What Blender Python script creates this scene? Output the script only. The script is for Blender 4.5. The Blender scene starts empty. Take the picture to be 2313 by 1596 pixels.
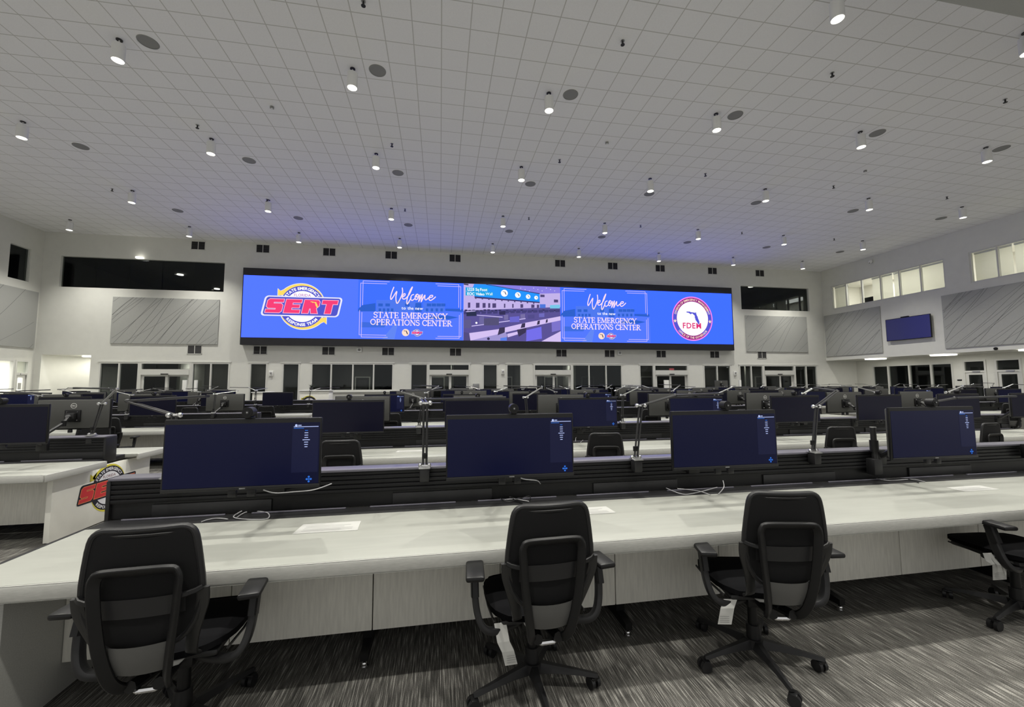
import bpy, bmesh, math, random
from mathutils import Vector, Matrix
random.seed(7)
C = bpy.context.scene.collection
PI = math.pi
# ------------------------------------------------------------------ camera, world, exposure
W, H, F = 2313, 1596, 916.2
PITCH, ROLL, YAW, CZ = .0754, -.0041, .175, 1.6
EXPO = 0.0
def cam_axes():
    fw = Vector((math.sin(YAW)*math.cos(PITCH), math.cos(YAW)*math.cos(PITCH), math.sin(PITCH)))
    rt = Vector((math.cos(YAW), -math.sin(YAW), 0)); up = rt.cross(fw)
    return rt*math.cos(ROLL)+up*math.sin(ROLL), -rt*math.sin(ROLL)+up*math.cos(ROLL), fw
RT, UP, FW = cam_axes()
def onY(px, py, Y):
    d = FW*F + RT*(px-W/2) - UP*(py-H/2); return Vector((0, 0, CZ)) + d*(Y/d.y)
def onX(px, py, X):
    d = FW*F + RT*(px-W/2) - UP*(py-H/2); return Vector((0, 0, CZ)) + d*(X/d.x)
def onZ(px, py, Z):
    d = FW*F + RT*(px-W/2) - UP*(py-H/2); return Vector((0, 0, CZ)) + d*((Z-CZ)/d.z)
cd = bpy.data.cameras.new('camera'); cam = bpy.data.objects.new('camera', cd); C.objects.link(cam)
cd.sensor_width = 36; cd.lens = F/W*36; cd.clip_end = 200; cd.clip_start = .05
m = Matrix((RT, UP, -FW)).transposed().to_4x4(); m.translation = (0, 0, CZ); cam.matrix_world = m
bpy.context.scene.camera = cam
vs = bpy.context.scene.view_settings
vs.view_transform = 'Standard'; vs.look = 'None'; vs.gamma = 1; vs.use_curve_mapping = False; vs.exposure = EXPO
wd = bpy.data.worlds.new('world'); bpy.context.scene.world = wd; wd.use_nodes = True
bg = wd.node_tree.nodes['Background']; bg.inputs[0].default_value = (1, .99, .96, 1); bg.inputs[1].default_value = .60
SPOT_W = 1000.0
# ------------------------------------------------------------------ materials
def lin(c):
    return tuple(((x/255)/12.92 if x/255 <= .04045 else ((x/255+.055)/1.055)**2.4) for x in c)
MATS = {}
def mat(name, col, rough=.6, metal=0, emit=None, es=1, noise=0, nscale=20, spec=.5, bump=0, bscale=200, stretch=None):
    if name in MATS: return MATS[name]
    mt = bpy.data.materials.new(name); mt.use_nodes = True; N = mt.node_tree.nodes; L = mt.node_tree.links
    b = N['Principled BSDF']; c = lin(col) if max(col) > 1 else col
    b.inputs['Base Color'].default_value = (*c, 1); b.inputs['Roughness'].default_value = rough
    b.inputs['Metallic'].default_value = metal; b.inputs['Specular IOR Level'].default_value = spec
    if emit:
        b.inputs['Emission Color'].default_value = (*lin(emit), 1); b.inputs['Emission Strength'].default_value = es
    if noise or bump:
        tc = N.new('ShaderNodeTexCoord'); mp = N.new('ShaderNodeMapping'); L.new(tc.outputs['Object'], mp.inputs[0])
        if stretch: mp.inputs['Scale'].default_value = stretch
    if noise:
        n = N.new('ShaderNodeTexNoise'); n.inputs['Scale'].default_value = nscale; n.inputs['Detail'].default_value = 4
        L.new(mp.outputs[0], n.inputs[0]); r = N.new('ShaderNodeMapRange')
        r.inputs[1].default_value = .3; r.inputs[2].default_value = .7; r.inputs[3].default_value = 1-noise; r.inputs[4].default_value = 1+noise
        L.new(n.outputs[0], r.inputs[0]); mx = N.new('ShaderNodeMix'); mx.data_type = 'RGBA'; mx.blend_type = 'MULTIPLY'
        mx.inputs[0].default_value = 1; mx.inputs[6].default_value = (*c, 1); L.new(r.outputs[0], mx.inputs[7])
        L.new(mx.outputs[2], b.inputs['Base Color'])
    if bump:
        n2 = N.new('ShaderNodeTexNoise'); n2.inputs['Scale'].default_value = bscale; L.new(mp.outputs[0], n2.inputs[0])
        bp = N.new('ShaderNodeBump'); bp.inputs[0].default_value = bump; L.new(n2.outputs[0], bp.inputs['Height']); L.new(bp.outputs[0], b.inputs['Normal'])
    MATS[name] = mt; return mt
def emis(name, col, s=1.0):
    if name in MATS: return MATS[name]
    mt = bpy.data.materials.new(name); mt.use_nodes = True; N = mt.node_tree.nodes; L = mt.node_tree.links
    N.remove(N['Principled BSDF']); e = N.new('ShaderNodeEmission'); e.inputs[0].default_value = (*lin(col), 1)
    e.inputs[1].default_value = s/(2**EXPO); L.new(e.outputs[0], N['Material Output'].inputs[0]); mt.cycles.emission_sampling = 'AUTO' if name in ('wall_blue', 'wall_blue_mid', 'wall_blue_haze') else 'NONE'; MATS[name] = mt; return mt
def ceiling_mat():
    mt = bpy.data.materials.new('ceiling_tile'); mt.use_nodes = True; N = mt.node_tree.nodes; L = mt.node_tree.links
    b = N['Principled BSDF']; b.inputs['Roughness'].default_value = .9; b.inputs['Specular IOR Level'].default_value = .2
    tc = N.new('ShaderNodeTexCoord'); sp = N.new('ShaderNodeSeparateXYZ'); L.new(tc.outputs['Object'], sp.inputs[0])
    outs = []
    for i, off in ((0, .041+.6096*100+.010), (1, -8.18+.6096*100+.010)):
        a = N.new('ShaderNodeMath'); a.operation = 'ADD'; a.inputs[1].default_value = off; L.new(sp.outputs[i], a.inputs[0])
        d = N.new('ShaderNodeMath'); d.operation = 'MODULO'; d.inputs[1].default_value = .6096; L.new(a.outputs[0], d.inputs[0])
        c = N.new('ShaderNodeMath'); c.operation = 'LESS_THAN'; c.inputs[1].default_value = .021; L.new(d.outputs[0], c.inputs[0]); outs.append(c)
    mx = N.new('ShaderNodeMath'); mx.operation = 'MAXIMUM'; L.new(outs[0].outputs[0], mx.inputs[0]); L.new(outs[1].outputs[0], mx.inputs[1])
    n = N.new('ShaderNodeTexNoise'); n.inputs['Scale'].default_value = 60; L.new(tc.outputs['Object'], n.inputs[0])
    r = N.new('ShaderNodeMapRange'); r.inputs[3].default_value = .82; r.inputs[4].default_value = .92; L.new(n.outputs[0], r.inputs[0])
    cmb = N.new('ShaderNodeCombineColor')
    for k in range(3): L.new(r.outputs[0], cmb.inputs[k])
    m2 = N.new('ShaderNodeMix'); m2.data_type = 'RGBA'; L.new(mx.outputs[0], m2.inputs[0]); L.new(cmb.outputs[0], m2.inputs[6])
    m2.inputs[7].default_value = (.58, .575, .55, 1); L.new(m2.outputs[2], b.inputs['Base Color']); return mt
def carpet_mat():
    mt = bpy.data.materials.new('streaked_carpet'); mt.use_nodes = True; N = mt.node_tree.nodes; L = mt.node_tree.links
    b = N['Principled BSDF']; b.inputs['Roughness'].default_value = 1; b.inputs['Specular IOR Level'].default_value = .05
    tc = N.new('ShaderNodeTexCoord'); mp = N.new('ShaderNodeMapping'); mp.inputs['Scale'].default_value = (150, 6, 1); L.new(tc.outputs['Object'], mp.inputs[0])
    n = N.new('ShaderNodeTexNoise'); n.inputs['Scale'].default_value = 1; n.inputs['Detail'].default_value = 3; L.new(mp.outputs[0], n.inputs[0])
    r = N.new('ShaderNodeValToRGB'); e = r.color_ramp.elements; e[0].position = .36; e[0].color = (.06, .058, .054, 1); e[1].position = .70; e[1].color = (.36, .35, .32, 1)
    mid = e.new(.54); mid.color = (.125, .12, .11, 1); L.new(n.outputs[0], r.inputs[0])
    n3 = N.new('ShaderNodeTexNoise'); n3.inputs['Scale'].default_value = 260; L.new(tc.outputs['Object'], n3.inputs[0])
    rr = N.new('ShaderNodeMapRange'); rr.inputs[1].default_value = .3; rr.inputs[2].default_value = .7; rr.inputs[3].default_value = .6; rr.inputs[4].default_value = 1.4; L.new(n3.outputs[0], rr.inputs[0])
    mx = N.new('ShaderNodeMix'); mx.data_type = 'RGBA'; mx.blend_type = 'MULTIPLY'; mx.inputs[0].default_value = 1
    L.new(r.outputs[0], mx.inputs[6]); L.new(rr.outputs[0], mx.inputs[7]); L.new(mx.outputs[2], b.inputs['Base Color'])
    bp = N.new('ShaderNodeBump'); bp.inputs[0].default_value = .5; bp.inputs[1].default_value = .004; L.new(n.outputs[0], bp.inputs['Height']); L.new(bp.outputs[0], b.inputs['Normal'])
    return mt
def glass_mat(name, tint, refl=.12):
    mt = bpy.data.materials.new(name); mt.use_nodes = True; N = mt.node_tree.nodes; L = mt.node_tree.links
    N.remove(N['Principled BSDF']); t = N.new('ShaderNodeBsdfTransparent'); t.inputs[0].default_value = (*tint, 1)
    g = N.new('ShaderNodeBsdfGlossy'); g.inputs['Roughness'].default_value = .02; g.inputs[0].default_value = (.9, .95, 1, 1)
    lw = N.new('ShaderNodeLayerWeight'); lw.inputs[0].default_value = .5; pw = N.new('ShaderNodeMath'); pw.operation = 'POWER'; pw.inputs[1].default_value = 4
    L.new(lw.outputs['Facing'], pw.inputs[0]); ad = N.new('ShaderNodeMath'); ad.operation = 'MULTIPLY_ADD'; ad.inputs[1].default_value = .8; ad.inputs[2].default_value = refl/2; ad.use_clamp = True; L.new(pw.outputs[0], ad.inputs[0])
    mx = N.new('ShaderNodeMixShader'); L.new(ad.outputs[0], mx.inputs[0]); L.new(t.outputs[0], mx.inputs[1]); L.new(g.outputs[0], mx.inputs[2])
    L.new(mx.outputs[0], N['Material Output'].inputs[0]); return mt
M = dict(
    wall=mat('painted_wall', (.72, .72, .67), .8, noise=.02, nscale=3, spec=.2),
    frame=mat('white_frame', (.66, .66, .62), .4),
    ceil=ceiling_mat(), carpet=carpet_mat(),
    desk=mat('laminate_top', (.31, .315, .285), .42, noise=.035, nscale=9, stretch=(.4, 3, 1)),
    edge=mat('grey_edge_band', (.42, .42, .395), .5, noise=.08, nscale=30, stretch=(1, 6, 6)),
    pan=mat('grey_laminate_panel', (.70, .69, .63), .5, noise=.08, nscale=12, stretch=(6, 6, .6)),
    wpan=mat('white_laminate_panel', (.84, .83, .76), .45, noise=.02, nscale=8),
    blk=mat('black_plastic', (.006, .006, .0065), .4, spec=.35), blk2=mat('dark_grey_plastic', (.014, .014, .015), .42, spec=.4),
    slat=mat('black_anodised_slat', (.006, .006, .007), .4, .0, spec=.3), cap=mat('grey_metal_cap', (.17, .165, .20), .35, .4),
    mesh=mat('black_mesh_fabric', (.006, .006, .0065), .8, spec=.25, bump=.3, bscale=500), shell=mat('charcoal_shell', (.016, .016, .016), .38), lshell=mat('lit_back_shell', (.085, .085, .082), .38),  # lshell: lighter copy of the shell, the light it catches put into its colour
    seatf=mat('black_seat_fabric', (.004, .004, .005), .95, spec=.2), chrome=mat('chrome', (.75, .75, .76), .15, 1),
    lamp=mat('grey_lamp_metal', (.05, .05, .052), .35, .5), steel=mat('brushed_steel', (.40, .40, .40), .3, .8),
    mback=mat('monitor_back_plastic', (.06, .06, .056), .5), paper=mat('white_paper', (.43, .43, .41), .6),
    pmark=mat('paper_print', (.30, .30, .29), .7), felt=mat('grey_felt', (.40, .405, .385), .9, noise=.04, nscale=50), groove=mat('felt_groove', (.20, .205, .195), .9),
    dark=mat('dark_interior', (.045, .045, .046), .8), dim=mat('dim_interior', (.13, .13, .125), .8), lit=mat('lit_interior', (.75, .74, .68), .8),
    grille=mat('vent_louvre', (.05, .048, .05), .5), spk=mat('speaker_cloth', (.26, .26, .25), .8),
    cable=mat('grey_cable', (.35, .35, .36), .4), white=mat('white_plastic', (.75, .75, .72), .4), green=mat('plant_leaf', (.02, .03, .015), .6),
    bez=mat('video_wall_bezel', (.012, .012, .016), .4, noise=.1, nscale=2), tv=mat('tv_screen', (.02, .02, .045), .25, emit=(38, 40, 92), es=.55),
    glass=glass_mat('window_glass', (.66, .68, .66), .05), clear=glass_mat('clear_glass', (.94, .95, .95), .05),
    son=mat('navy_screen', (.002, .002, .012), .28, spec=.22, emit=(10, 13, 34), es=1), soff=mat('off_screen', (.005, .005, .016), .3, spec=.22),
    sblue=mat('blue_screen', (.002, .002, .014), .28, spec=.22, emit=(6, 8, 25), es=1), ui=emis('screen_text', (190, 205, 255), 1.0), uib=emis('screen_icon', (50, 110, 210), 1.0),
    uip=mat('screen_side_column', (.003, .003, .014), .28, spec=.22, emit=(20, 23, 46), es=1),
    lampface=emis('downlight_glow', (255, 250, 230), 9.0), cyl=mat('white_cylinder', (.8, .8, .78), .5), disc=emis('disc_light_glow', (255, 252, 240), 4.0), exit=emis('exit_red', (200, 90, 100), 1.0),
)
# ------------------------------------------------------------------ builders
def sp3(pts, n=4):
    P = [Vector(p) for p in pts]; A = [P[0]*2-P[1]]+P+[P[-1]*2-P[-2]]; Q = []
    for i in range(1, len(A)-2):
        for k in range(n): t = k/n; Q.append(.5*((2*A[i])+(-A[i-1]+A[i+1])*t+(2*A[i-1]-5*A[i]+4*A[i+1]-A[i+2])*t*t+(-A[i-1]+3*A[i]-3*A[i+1]+A[i+2])*t**3))
    return Q+[P[-1]]
class MB:
    def __init__(s): s.v = []; s.f = []; s.m = []; s.mats = []
    def mi(s, m):
        if m not in s.mats: s.mats.append(m)
        return s.mats.index(m)
    def add(s, vs_, fs, m):
        o = len(s.v); k = s.mi(m); s.v += [tuple(v) for v in vs_]
        for f in fs: s.f.append([o+i for i in f]); s.m.append(k)
    def box(s, x0, x1, y0, y1, z0, z1, m, T=None):
        v = [Vector((x, y, z)) for z in (z0, z1) for y in (y0, y1) for x in (x0, x1)]
        if T: v = [T @ p for p in v]
        s.add(v, [(0, 2, 3, 1), (4, 5, 7, 6), (0, 1, 5, 4), (2, 6, 7, 3), (0, 4, 6, 2), (1, 3, 7, 5)], m)
    def rbox(s, x0, x1, y0, y1, z0, z1, m, b=.005, T=None, seg=2):
        bm = bmesh.new(); bmesh.ops.create_cube(bm, size=1)
        for v in bm.verts: v.co = Vector(((x0+x1)/2+v.co.x*(x1-x0), (y0+y1)/2+v.co.y*(y1-y0), (z0+z1)/2+v.co.z*(z1-z0)))
        bmesh.ops.bevel(bm, geom=bm.edges[:], offset=b, segments=seg, affect='EDGES', profile=.5)
        s.addbm(bm, m, T)
    def addbm(s, bm, m, T=None):
        bm.verts.index_update(); s.add([(T @ v.co if T else v.co) for v in bm.verts], [[v.index for v in f.verts] for f in bm.faces], m); bm.free()
    def cyl(s, p0, p1, r0, m, r1=None, n=12, cap=True):
        p0 = Vector(p0); p1 = Vector(p1); r1 = r0 if r1 is None else r1; d = (p1-p0).normalized()
        a = d.orthogonal().normalized(); b = d.cross(a); v = []
        for p, r in ((p0, r0), (p1, r1)):
            for i in range(n): t = 2*PI*i/n; v.append(p+(a*math.cos(t)+b*math.sin(t))*r)
        f = [(i, (i+1) % n, n+(i+1) % n, n+i) for i in range(n)]
        if cap: f += [tuple(range(n))[::-1], tuple(range(n, 2*n))]
        s.add(v, f, m)
    def tube(s, pts, r, m, n=8, closed=False, sq=None):
        pts = [Vector(p) for p in pts]; N_ = len(pts); v = []; up = None
        for i, p in enumerate(pts):
            if closed: t = (pts[(i+1) % N_]-pts[i-1]).normalized()
            else: t = (pts[min(i+1, N_-1)]-pts[max(i-1, 0)]).normalized()
            if up is None: up = t.orthogonal().normalized() if sq is None else Vector(sq[2]).normalized()
            up = (up-t*up.dot(t)).normalized(); b = t.cross(up); rr = r[i] if isinstance(r, (list, tuple)) else r
            for k in range(n):
                a = 2*PI*k/n+(PI/n if sq else 0)
                ca, sa = math.cos(a), math.sin(a)
                if sq: q = .45; e = lambda c: math.copysign(abs(c)**q, c); ca, sa = e(ca), e(sa); v.append(p+up*ca*sq[0]+b*sa*sq[1])
                else: v.append(p+(up*ca+b*sa)*rr)
        f = []
        for i in range(N_ if closed else N_-1):
            j = (i+1) % N_
            for k in range(n): f.append((i*n+k, i*n+(k+1) % n, j*n+(k+1) % n, j*n+k))
        if not closed: f += [tuple(range(n))[::-1], tuple(range((N_-1)*n, N_*n))]
        s.add(v, f, m)
    def ball(s, c, r, m, n=10):
        bm = bmesh.new(); bmesh.ops.create_uvsphere(bm, u_segments=n, v_segments=max(5, n//2+1), radius=r, matrix=Matrix.Translation(c)); s.addbm(bm, m)
    def poly(s, pts, m): s.add(pts, [tuple(range(len(pts)))], m)
    def lathe(s, prof, c, m, n=20):
        v = []; k = len(prof)
        for i in range(n):
            t = 2*PI*i/n
            for r, z in prof: v.append((c[0]+r*math.cos(t), c[1]+r*math.sin(t), c[2]+z))
        f = [(i*k+j, ((i+1) % n)*k+j, ((i+1) % n)*k+j+1, i*k+j+1) for i in range(n) for j in range(k-1)]
        s.add(v, f, m)
    def build(s, name, parent=None, loc=None, smooth=True, label=None, kind=None):
        me = bpy.data.meshes.new(name); me.from_pydata(s.v, [], s.f)
        for m_ in s.mats: me.materials.append(m_)
        me.polygons.foreach_set('material_index', s.m)
        bm = bmesh.new(); bm.from_mesh(me); bmesh.ops.recalc_face_normals(bm, faces=bm.faces); bm.to_mesh(me); bm.free()
        if smooth:
            me.polygons.foreach_set('use_smooth', [True]*len(me.polygons)); me.set_sharp_from_angle(angle=math.radians(35))
        o = bpy.data.objects.new(name, me); C.objects.link(o)
        if parent: o.parent = parent
        if loc: o.location = loc
        if label: o['label'] = label
        if kind: o['kind'] = kind
        return o
def tag(o, label, cat, group=None):
    o['label'] = label; o['category'] = cat
    if group: o['group'] = group
    return o
def thing(name, label, cat, loc=(0, 0, 0), rz=0, group=None):
    o = bpy.data.objects.new(name, None); C.objects.link(o); o.location = loc; o.rotation_euler = (0, 0, rz); o.empty_display_size = .1
    return tag(o, label, cat, group)
def kids(o): return [c for c in list(C.objects) if c.parent == o]
def tree(o):
    return (o, [tree(c) for c in kids(o)])
def dup(tr, loc=None, rz=0, label=None, group=None, parent=None, skip=()):
    o, ch = tr; c = o.copy(); C.objects.link(c)
    if parent is not None: c.parent = parent
    if loc is not None: c.location = loc; c.rotation_euler = (0, 0, rz)
    if label: c['label'] = label
    if group: c['group'] = group
    for t in ch:
        if t[0].name.split('.')[0] in skip: continue
        dup(t, parent=c)
    return c
def structure(o): o['kind'] = 'structure'; return o
ORD = ['first', 'second', 'third', 'fourth', 'fifth', 'sixth', 'seventh', 'eighth', 'ninth', 'tenth', 'eleventh', 'twelfth']
# ------------------------------------------------------------------ room shell
XL, XR, YB, ZC, YF = -19.25, 25.6, 23.2, 9.19, -7.0
b = MB(); b.box(XL-4, 33, YF, 31, -.1, 0, M['carpet']); structure(b.build('floor', smooth=False))
b = MB(); b.box(XL-.3, XR+.3, YF, YB+.3, ZC, ZC+.1, M['ceil']); structure(b.build('ceiling', smooth=False))
def holed(name, axis, pos, thick, a0, a1, z0, z1, holes, m):
    xs = sorted({a0, a1, *[h[0] for h in holes], *[h[1] for h in holes]}); zs = sorted({z0, z1, *[h[2] for h in holes], *[h[3] for h in holes]})
    xs = [x for x in xs if a0 <= x <= a1]; zs = [z for z in zs if z0 <= z <= z1]; b = MB()
    for i in range(len(xs)-1):
        j = 0
        while j < len(zs)-1:
            def hole(j): cx, cz = (xs[i]+xs[i+1])/2, (zs[j]+zs[j+1])/2; return any(h[0] < cx < h[1] and h[2] < cz < h[3] for h in holes)
            if hole(j): j += 1; continue
            k = j
            while k < len(zs)-1 and not hole(k): k += 1
            if axis == 'Y': b.box(xs[i], xs[i+1], pos, pos+thick, zs[j], zs[k], m)
            else: b.box(min(pos, pos+thick), max(pos, pos+thick), xs[i], xs[i+1], zs[j], zs[k], m)
            j = k
    return structure(b.build(name, smooth=False))
HD = 2.77
def Xs(*a): return [onY(x, 840, YB).x for x in a]
# storefront openings along the back wall: (pixel edges), door bay index
BAYS = [('glazed', (223, 268.5, 314.5, 432.5, 476, 519), 2, 377), ('narrow', (563, 604), None, 0), ('narrow', (637, 677), None, 0),
        ('four', (702, 748, 797, 844, 889), None, 0), ('glazed', (926.6, 966.6, 1062), 1, 1017), ('narrow', (1090, 1124.5), None, 0),
        ('narrow', (1143.5, 1178), None, 0), ('glazed', (1205, 1292, 1330.5, 1369, 1405.6), 0, 1251), ('glazed', (1444, 1477, 1555), 1, 1514.6),
        ('narrow', (1589, 1620, 1651), None, 0), ('glazed', (1670, 1697, 1724, 1795, 1821, 1846), 2, 1762.5)]
holes = []
for kind, px, d, mid in BAYS:
    xs = Xs(*px); holes.append((xs[0], xs[-1], 1.26 if kind == 'four' else (0 if d is not None else .15), HD))
WL = (-18.5, -11.2, 6.47, 8.02); WR = (19.35, 24.53, 6.42, 7.98)
holes += [WL, WR, (-18.98, -16.93, 0, 3.12)]
holed('wall_back', 'Y', YB, .18, XL-.3, XR+.2, 0, ZC, holes, M['wall'])
LW = (21.65, 22.6, 6.51, 8.09)
holed('wall_left', 'X', XL-.2, .2, YF, YB, 0, ZC, [LW, (18.0, 22.95, 0, 2.82)], M['wall'])
RW1 = (16.37, 22.56, 6.45, 7.99); RW2 = (8.3, 15.37, 6.45, 7.99)
holed('wall_right', 'X', XR, .2, YF, YB, 3.08, ZC, [RW1, RW2], M['wall'])
RH = [(17.89, 22.19, 1.0, 2.72), (16.5, 17.46, 0, 2.78), (15.19, 16.17, 0, 2.78)]
holed('wall_recess', 'X', 28.0, .2, YF, YB+.3, 0, 3.2, RH, M['wall'])
b = MB(); b.box(XR+.2, 28.0, YF, YB, 3.08, 3.2, M['wall']); structure(b.build('ceiling_recess', smooth=False))
b = MB(); b.box(XR+.2, 28.2, YB, YB+.2, 0, 3.08, M['wall']); structure(b.build('wall_recess_end', smooth=False))
b = MB(); b.box(7.6, XR, YF, 5.17, 8.2, 9.19, M['felt']); structure(b.build('ceiling_bulkhead', smooth=False))
# niche with the curved wall
b = MB(); pts = []
for i in range(19):
    t = PI*i/18; pts.append((-17.955-1.025*math.cos(t), YB+.18+1.15*math.sin(t)))
b.add([(x, y, z) for x, y in pts for z in (0, 3.12)], [(2*i, 2*i+2, 2*i+3, 2*i+1) for i in range(18)], M['wall'])
b.poly([(x, y, 3.12) for x, y in pts], M['wall']); structure(b.build('wall_niche'))
# rooms beyond the glass
def room(name, x0, x1, y0, y1, z0, z1, m, skip):
    b = MB(); t = .08
    S = {'y1': (x0, x1, y1, y1+t, z0, z1), 'y0': (x0, x1, y0-t, y0, z0, z1), 'x0': (x0-t, x0, y0, y1, z0, z1), 'x1': (x1, x1+t, y0, y1, z0, z1), 'z0': (x0, x1, y0, y1, z0-t, z0), 'z1': (x0, x1, y0, y1, z1, z1+t)}
    for k, q in S.items():
        if k not in skip: b.box(*q, m)
    return structure(b.build(name, smooth=False))
cuts = [-16.7, -10.2, -7.1, -1.9, 2.0, 5.0, 11.5, 15.9, 18.7, 25.0]
for i in range(len(cuts)-1):
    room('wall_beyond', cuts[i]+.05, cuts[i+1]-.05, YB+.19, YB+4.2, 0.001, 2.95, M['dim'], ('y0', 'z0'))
rb = random.Random(4)
for i in range(len(cuts)-1):
    a_, c_ = cuts[i]+.3, cuts[i+1]-.3; n_ = max(1, int((c_-a_)/2.6))
    for k in range(n_):
        x = a_+(c_-a_)*(k+.2+.5*rb.random())/n_; y = YB+4.12; b = MB()
        b.box(x, x+.95, y-.03, y+.05, 0, 2.12, M['frame']); b.box(x+.08, x+.87, y-.045, y-.03, 0, 2.05, M['dark']); b.box(x+.2, x+.75, y-.055, y-.045, .9, 1.9, M['mback'])
        structure(b.build('wall_beyond_opening', smooth=False)); b = MB(); xx = x+1.3+rb.random()*.3; yy = YB+1.2+rb.random()*1.6
        if xx < c_-.2: b.box(xx, xx+.12, yy, YB+4.15, 0, 2.9, M['wall']); structure(b.build('wall_partition', smooth=False))
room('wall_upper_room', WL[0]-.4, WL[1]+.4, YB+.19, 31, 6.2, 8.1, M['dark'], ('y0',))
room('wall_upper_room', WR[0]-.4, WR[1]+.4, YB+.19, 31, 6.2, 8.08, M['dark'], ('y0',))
room('wall_upper_room', XR+.21, 28.2, 16.0, 22.8, 6.3, 8.1, M['lit'], ('x0',))
room('wall_upper_room', XR+.21, 28.2, 8.0, 15.6, 6.3, 8.1, M['lit'], ('x0',))
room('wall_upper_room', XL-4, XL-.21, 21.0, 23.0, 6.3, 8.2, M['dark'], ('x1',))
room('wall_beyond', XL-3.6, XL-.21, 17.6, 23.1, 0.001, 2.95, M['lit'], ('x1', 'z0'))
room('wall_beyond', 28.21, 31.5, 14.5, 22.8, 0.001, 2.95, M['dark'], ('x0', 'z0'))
def area(loc, sx, sy, w, col=(1, .97, .9), rot=(0, 0, 0)):
    ld = bpy.data.lights.new('room_light', 'AREA'); ld.shape = 'RECTANGLE'; ld.size = sx; ld.size_y = sy; ld.energy = w; ld.color = col
    o = bpy.data.objects.new('room_light', ld); C.objects.link(o); o.location = loc; o.rotation_euler = rot; return o
# ------------------------------------------------------------------ glazing
def bar(b, axis, pos, d, a0, a1, z0, z1, m=None):
    m = m or M['frame']
    if axis == 'Y': b.box(a0, a1, pos-.02, pos+d, z0, z1, m)
    else: b.box(min(pos-.02, pos+d), max(pos+.02, pos+d) if d < 0 else pos+d, a0, a1, z0, z1, m)
nwin = 0; ndoor = 0
def window(axis, pos, d, es, z0, z1, fw=.07, glass=None, sill=True, framed=True):
    """es: opening edges and mullion centres"""
    global nwin; nwin += 1
    r = bpy.data.objects.new('window_%d' % nwin, None); C.objects.link(r); structure(r)
    b = MB(); lo, hi = min(es), max(es)
    if framed:
        bar(b, axis, pos, d, lo, lo+fw, z0, z1); bar(b, axis, pos, d, hi-fw, hi, z0, z1); bar(b, axis, pos, d, lo+fw, hi-fw, z1-fw, z1); bar(b, axis, pos, d, lo+fw, hi-fw, z0, z0+fw)
        for e in sorted(es)[1:-1]: bar(b, axis, pos, d, e-fw/2, e+fw/2, z0+fw, z1-fw)
        b.build('window_frame', r, smooth=False)
    ss = sorted(es)
    for i in range(len(ss)-1):
        g = MB(); y = pos+d*.5; a, c = ss[i]+.01, ss[i+1]-.01
        if axis == 'Y': g.box(a, c, y-.004, y+.004, z0+.02, z1-.02, glass or M['glass'])
        else: g.box(y-.004, y+.004, a, c, z0+.02, z1-.02, glass or M['glass'])
        g.build('pane', r, smooth=False)
    return r
def sliding_door(x0, x1, mid):
    global ndoor; ndoor += 1
    r = bpy.data.objects.new('door_%d' % ndoor, None); C.objects.link(r); structure(r); b = MB(); P = YB
    b.box(x0, x0+.09, P-.03, P+.14, 0, HD, M['frame']); b.box(x1-.09, x1, P-.03, P+.14, 0, HD, M['frame'])
    b.box(x0+.09, x1-.09, P-.03, P+.14, HD-.07, HD, M['frame']); b.box(x0+.09, x1-.09, P-.06, P+.14, 2.14, 2.42, M['frame'])
    b.build('door_frame', r, smooth=False)
    g = MB(); g.box(x0+.09, x1-.09, P+.05, P+.058, 2.42, HD-.07, M['glass']); g.build('transom_pane', r, smooth=False)
    g = MB(); g.rbox((x0+x1)/2-.16, (x0+x1)/2+.16, P-.11, P-.055, 2.15, 2.2, M['blk'], .008); g.build('door_sensor', r)
    for a, c, yy in ((x0+.09, mid+.05, P+.02), (mid-.05, x1-.09, P+.075)):
        l = MB(); s_ = .12
        l.box(a, a+s_, yy, yy+.045, .01, 2.14, M['frame']); l.box(c-s_, c, yy, yy+.045, .01, 2.14, M['frame'])
        l.box(a+s_, c-s_, yy, yy+.045, 2.06, 2.14, M['frame']); l.box(a+s_, c-s_, yy, yy+.045, .01, .25, M['frame'])
        lf = l.build('door_leaf', r, smooth=False)
        g = MB(); g.box(a+s_, c-s_, yy+.018, yy+.026, .25, 2.06, M['glass']); g.build('pane', lf, smooth=False)
for kind, px, d, mid in BAYS:
    xs = Xs(*px)
    if kind == 'four': window('Y', YB, .12, xs, 1.26, HD)
    elif d is None: window('Y', YB, .12, xs, .15, HD)
    else:
        if d > 0: window('Y', YB, .12, xs[:d+1], 0.001, HD)
        sliding_door(xs[d], xs[d+1], Xs(mid)[0])
        if d+2 < len(xs): window('Y', YB, .12, xs[d+1:], 0.001, HD)
b = MB()
for h in holes[:11]: b.box(h[0]-.06, h[1]+.06, YB-.035, YB-.001, HD, HD+.05, M['frame'])
b.box(-6.95, -2.4, YB-.09, YB-.001, 1.2, 1.26, M['frame']); b = structure(b.build('trim_1', smooth=False))
window('Y', YB+.06, .1, [WL[0]+(WL[1]-WL[0])*k/5 for k in range(6)], WL[2], WL[3], framed=False)
window('Y', YB+.06, .1, [WR[0]+(WR[1]-WR[0])*k/3 for k in range(4)], WR[2], WR[3], framed=False)
window('X', XL-.06, -.1, LW[:2], LW[2], LW[3], fw=.02)
y1 = [onX(x, 660, XR).y for x in (1910, 1946, 1989, 2032, 2081)]
window('X', XR+.05, .1, [RW1[0], *y1, RW1[1]], RW1[2], RW1[3], fw=.06, glass=M['clear'])
window('X', XR+.05, .1, [RW2[0], 10.4, 12.2, onX(2252, 590, XR).y, RW2[1]], RW2[2], RW2[3], fw=.06, glass=M['clear'])
window('X', 28.0, .12, [17.89, 18.93, 20.05, 21.22, 22.19], 1.0, 2.72, fw=.09)
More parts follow.
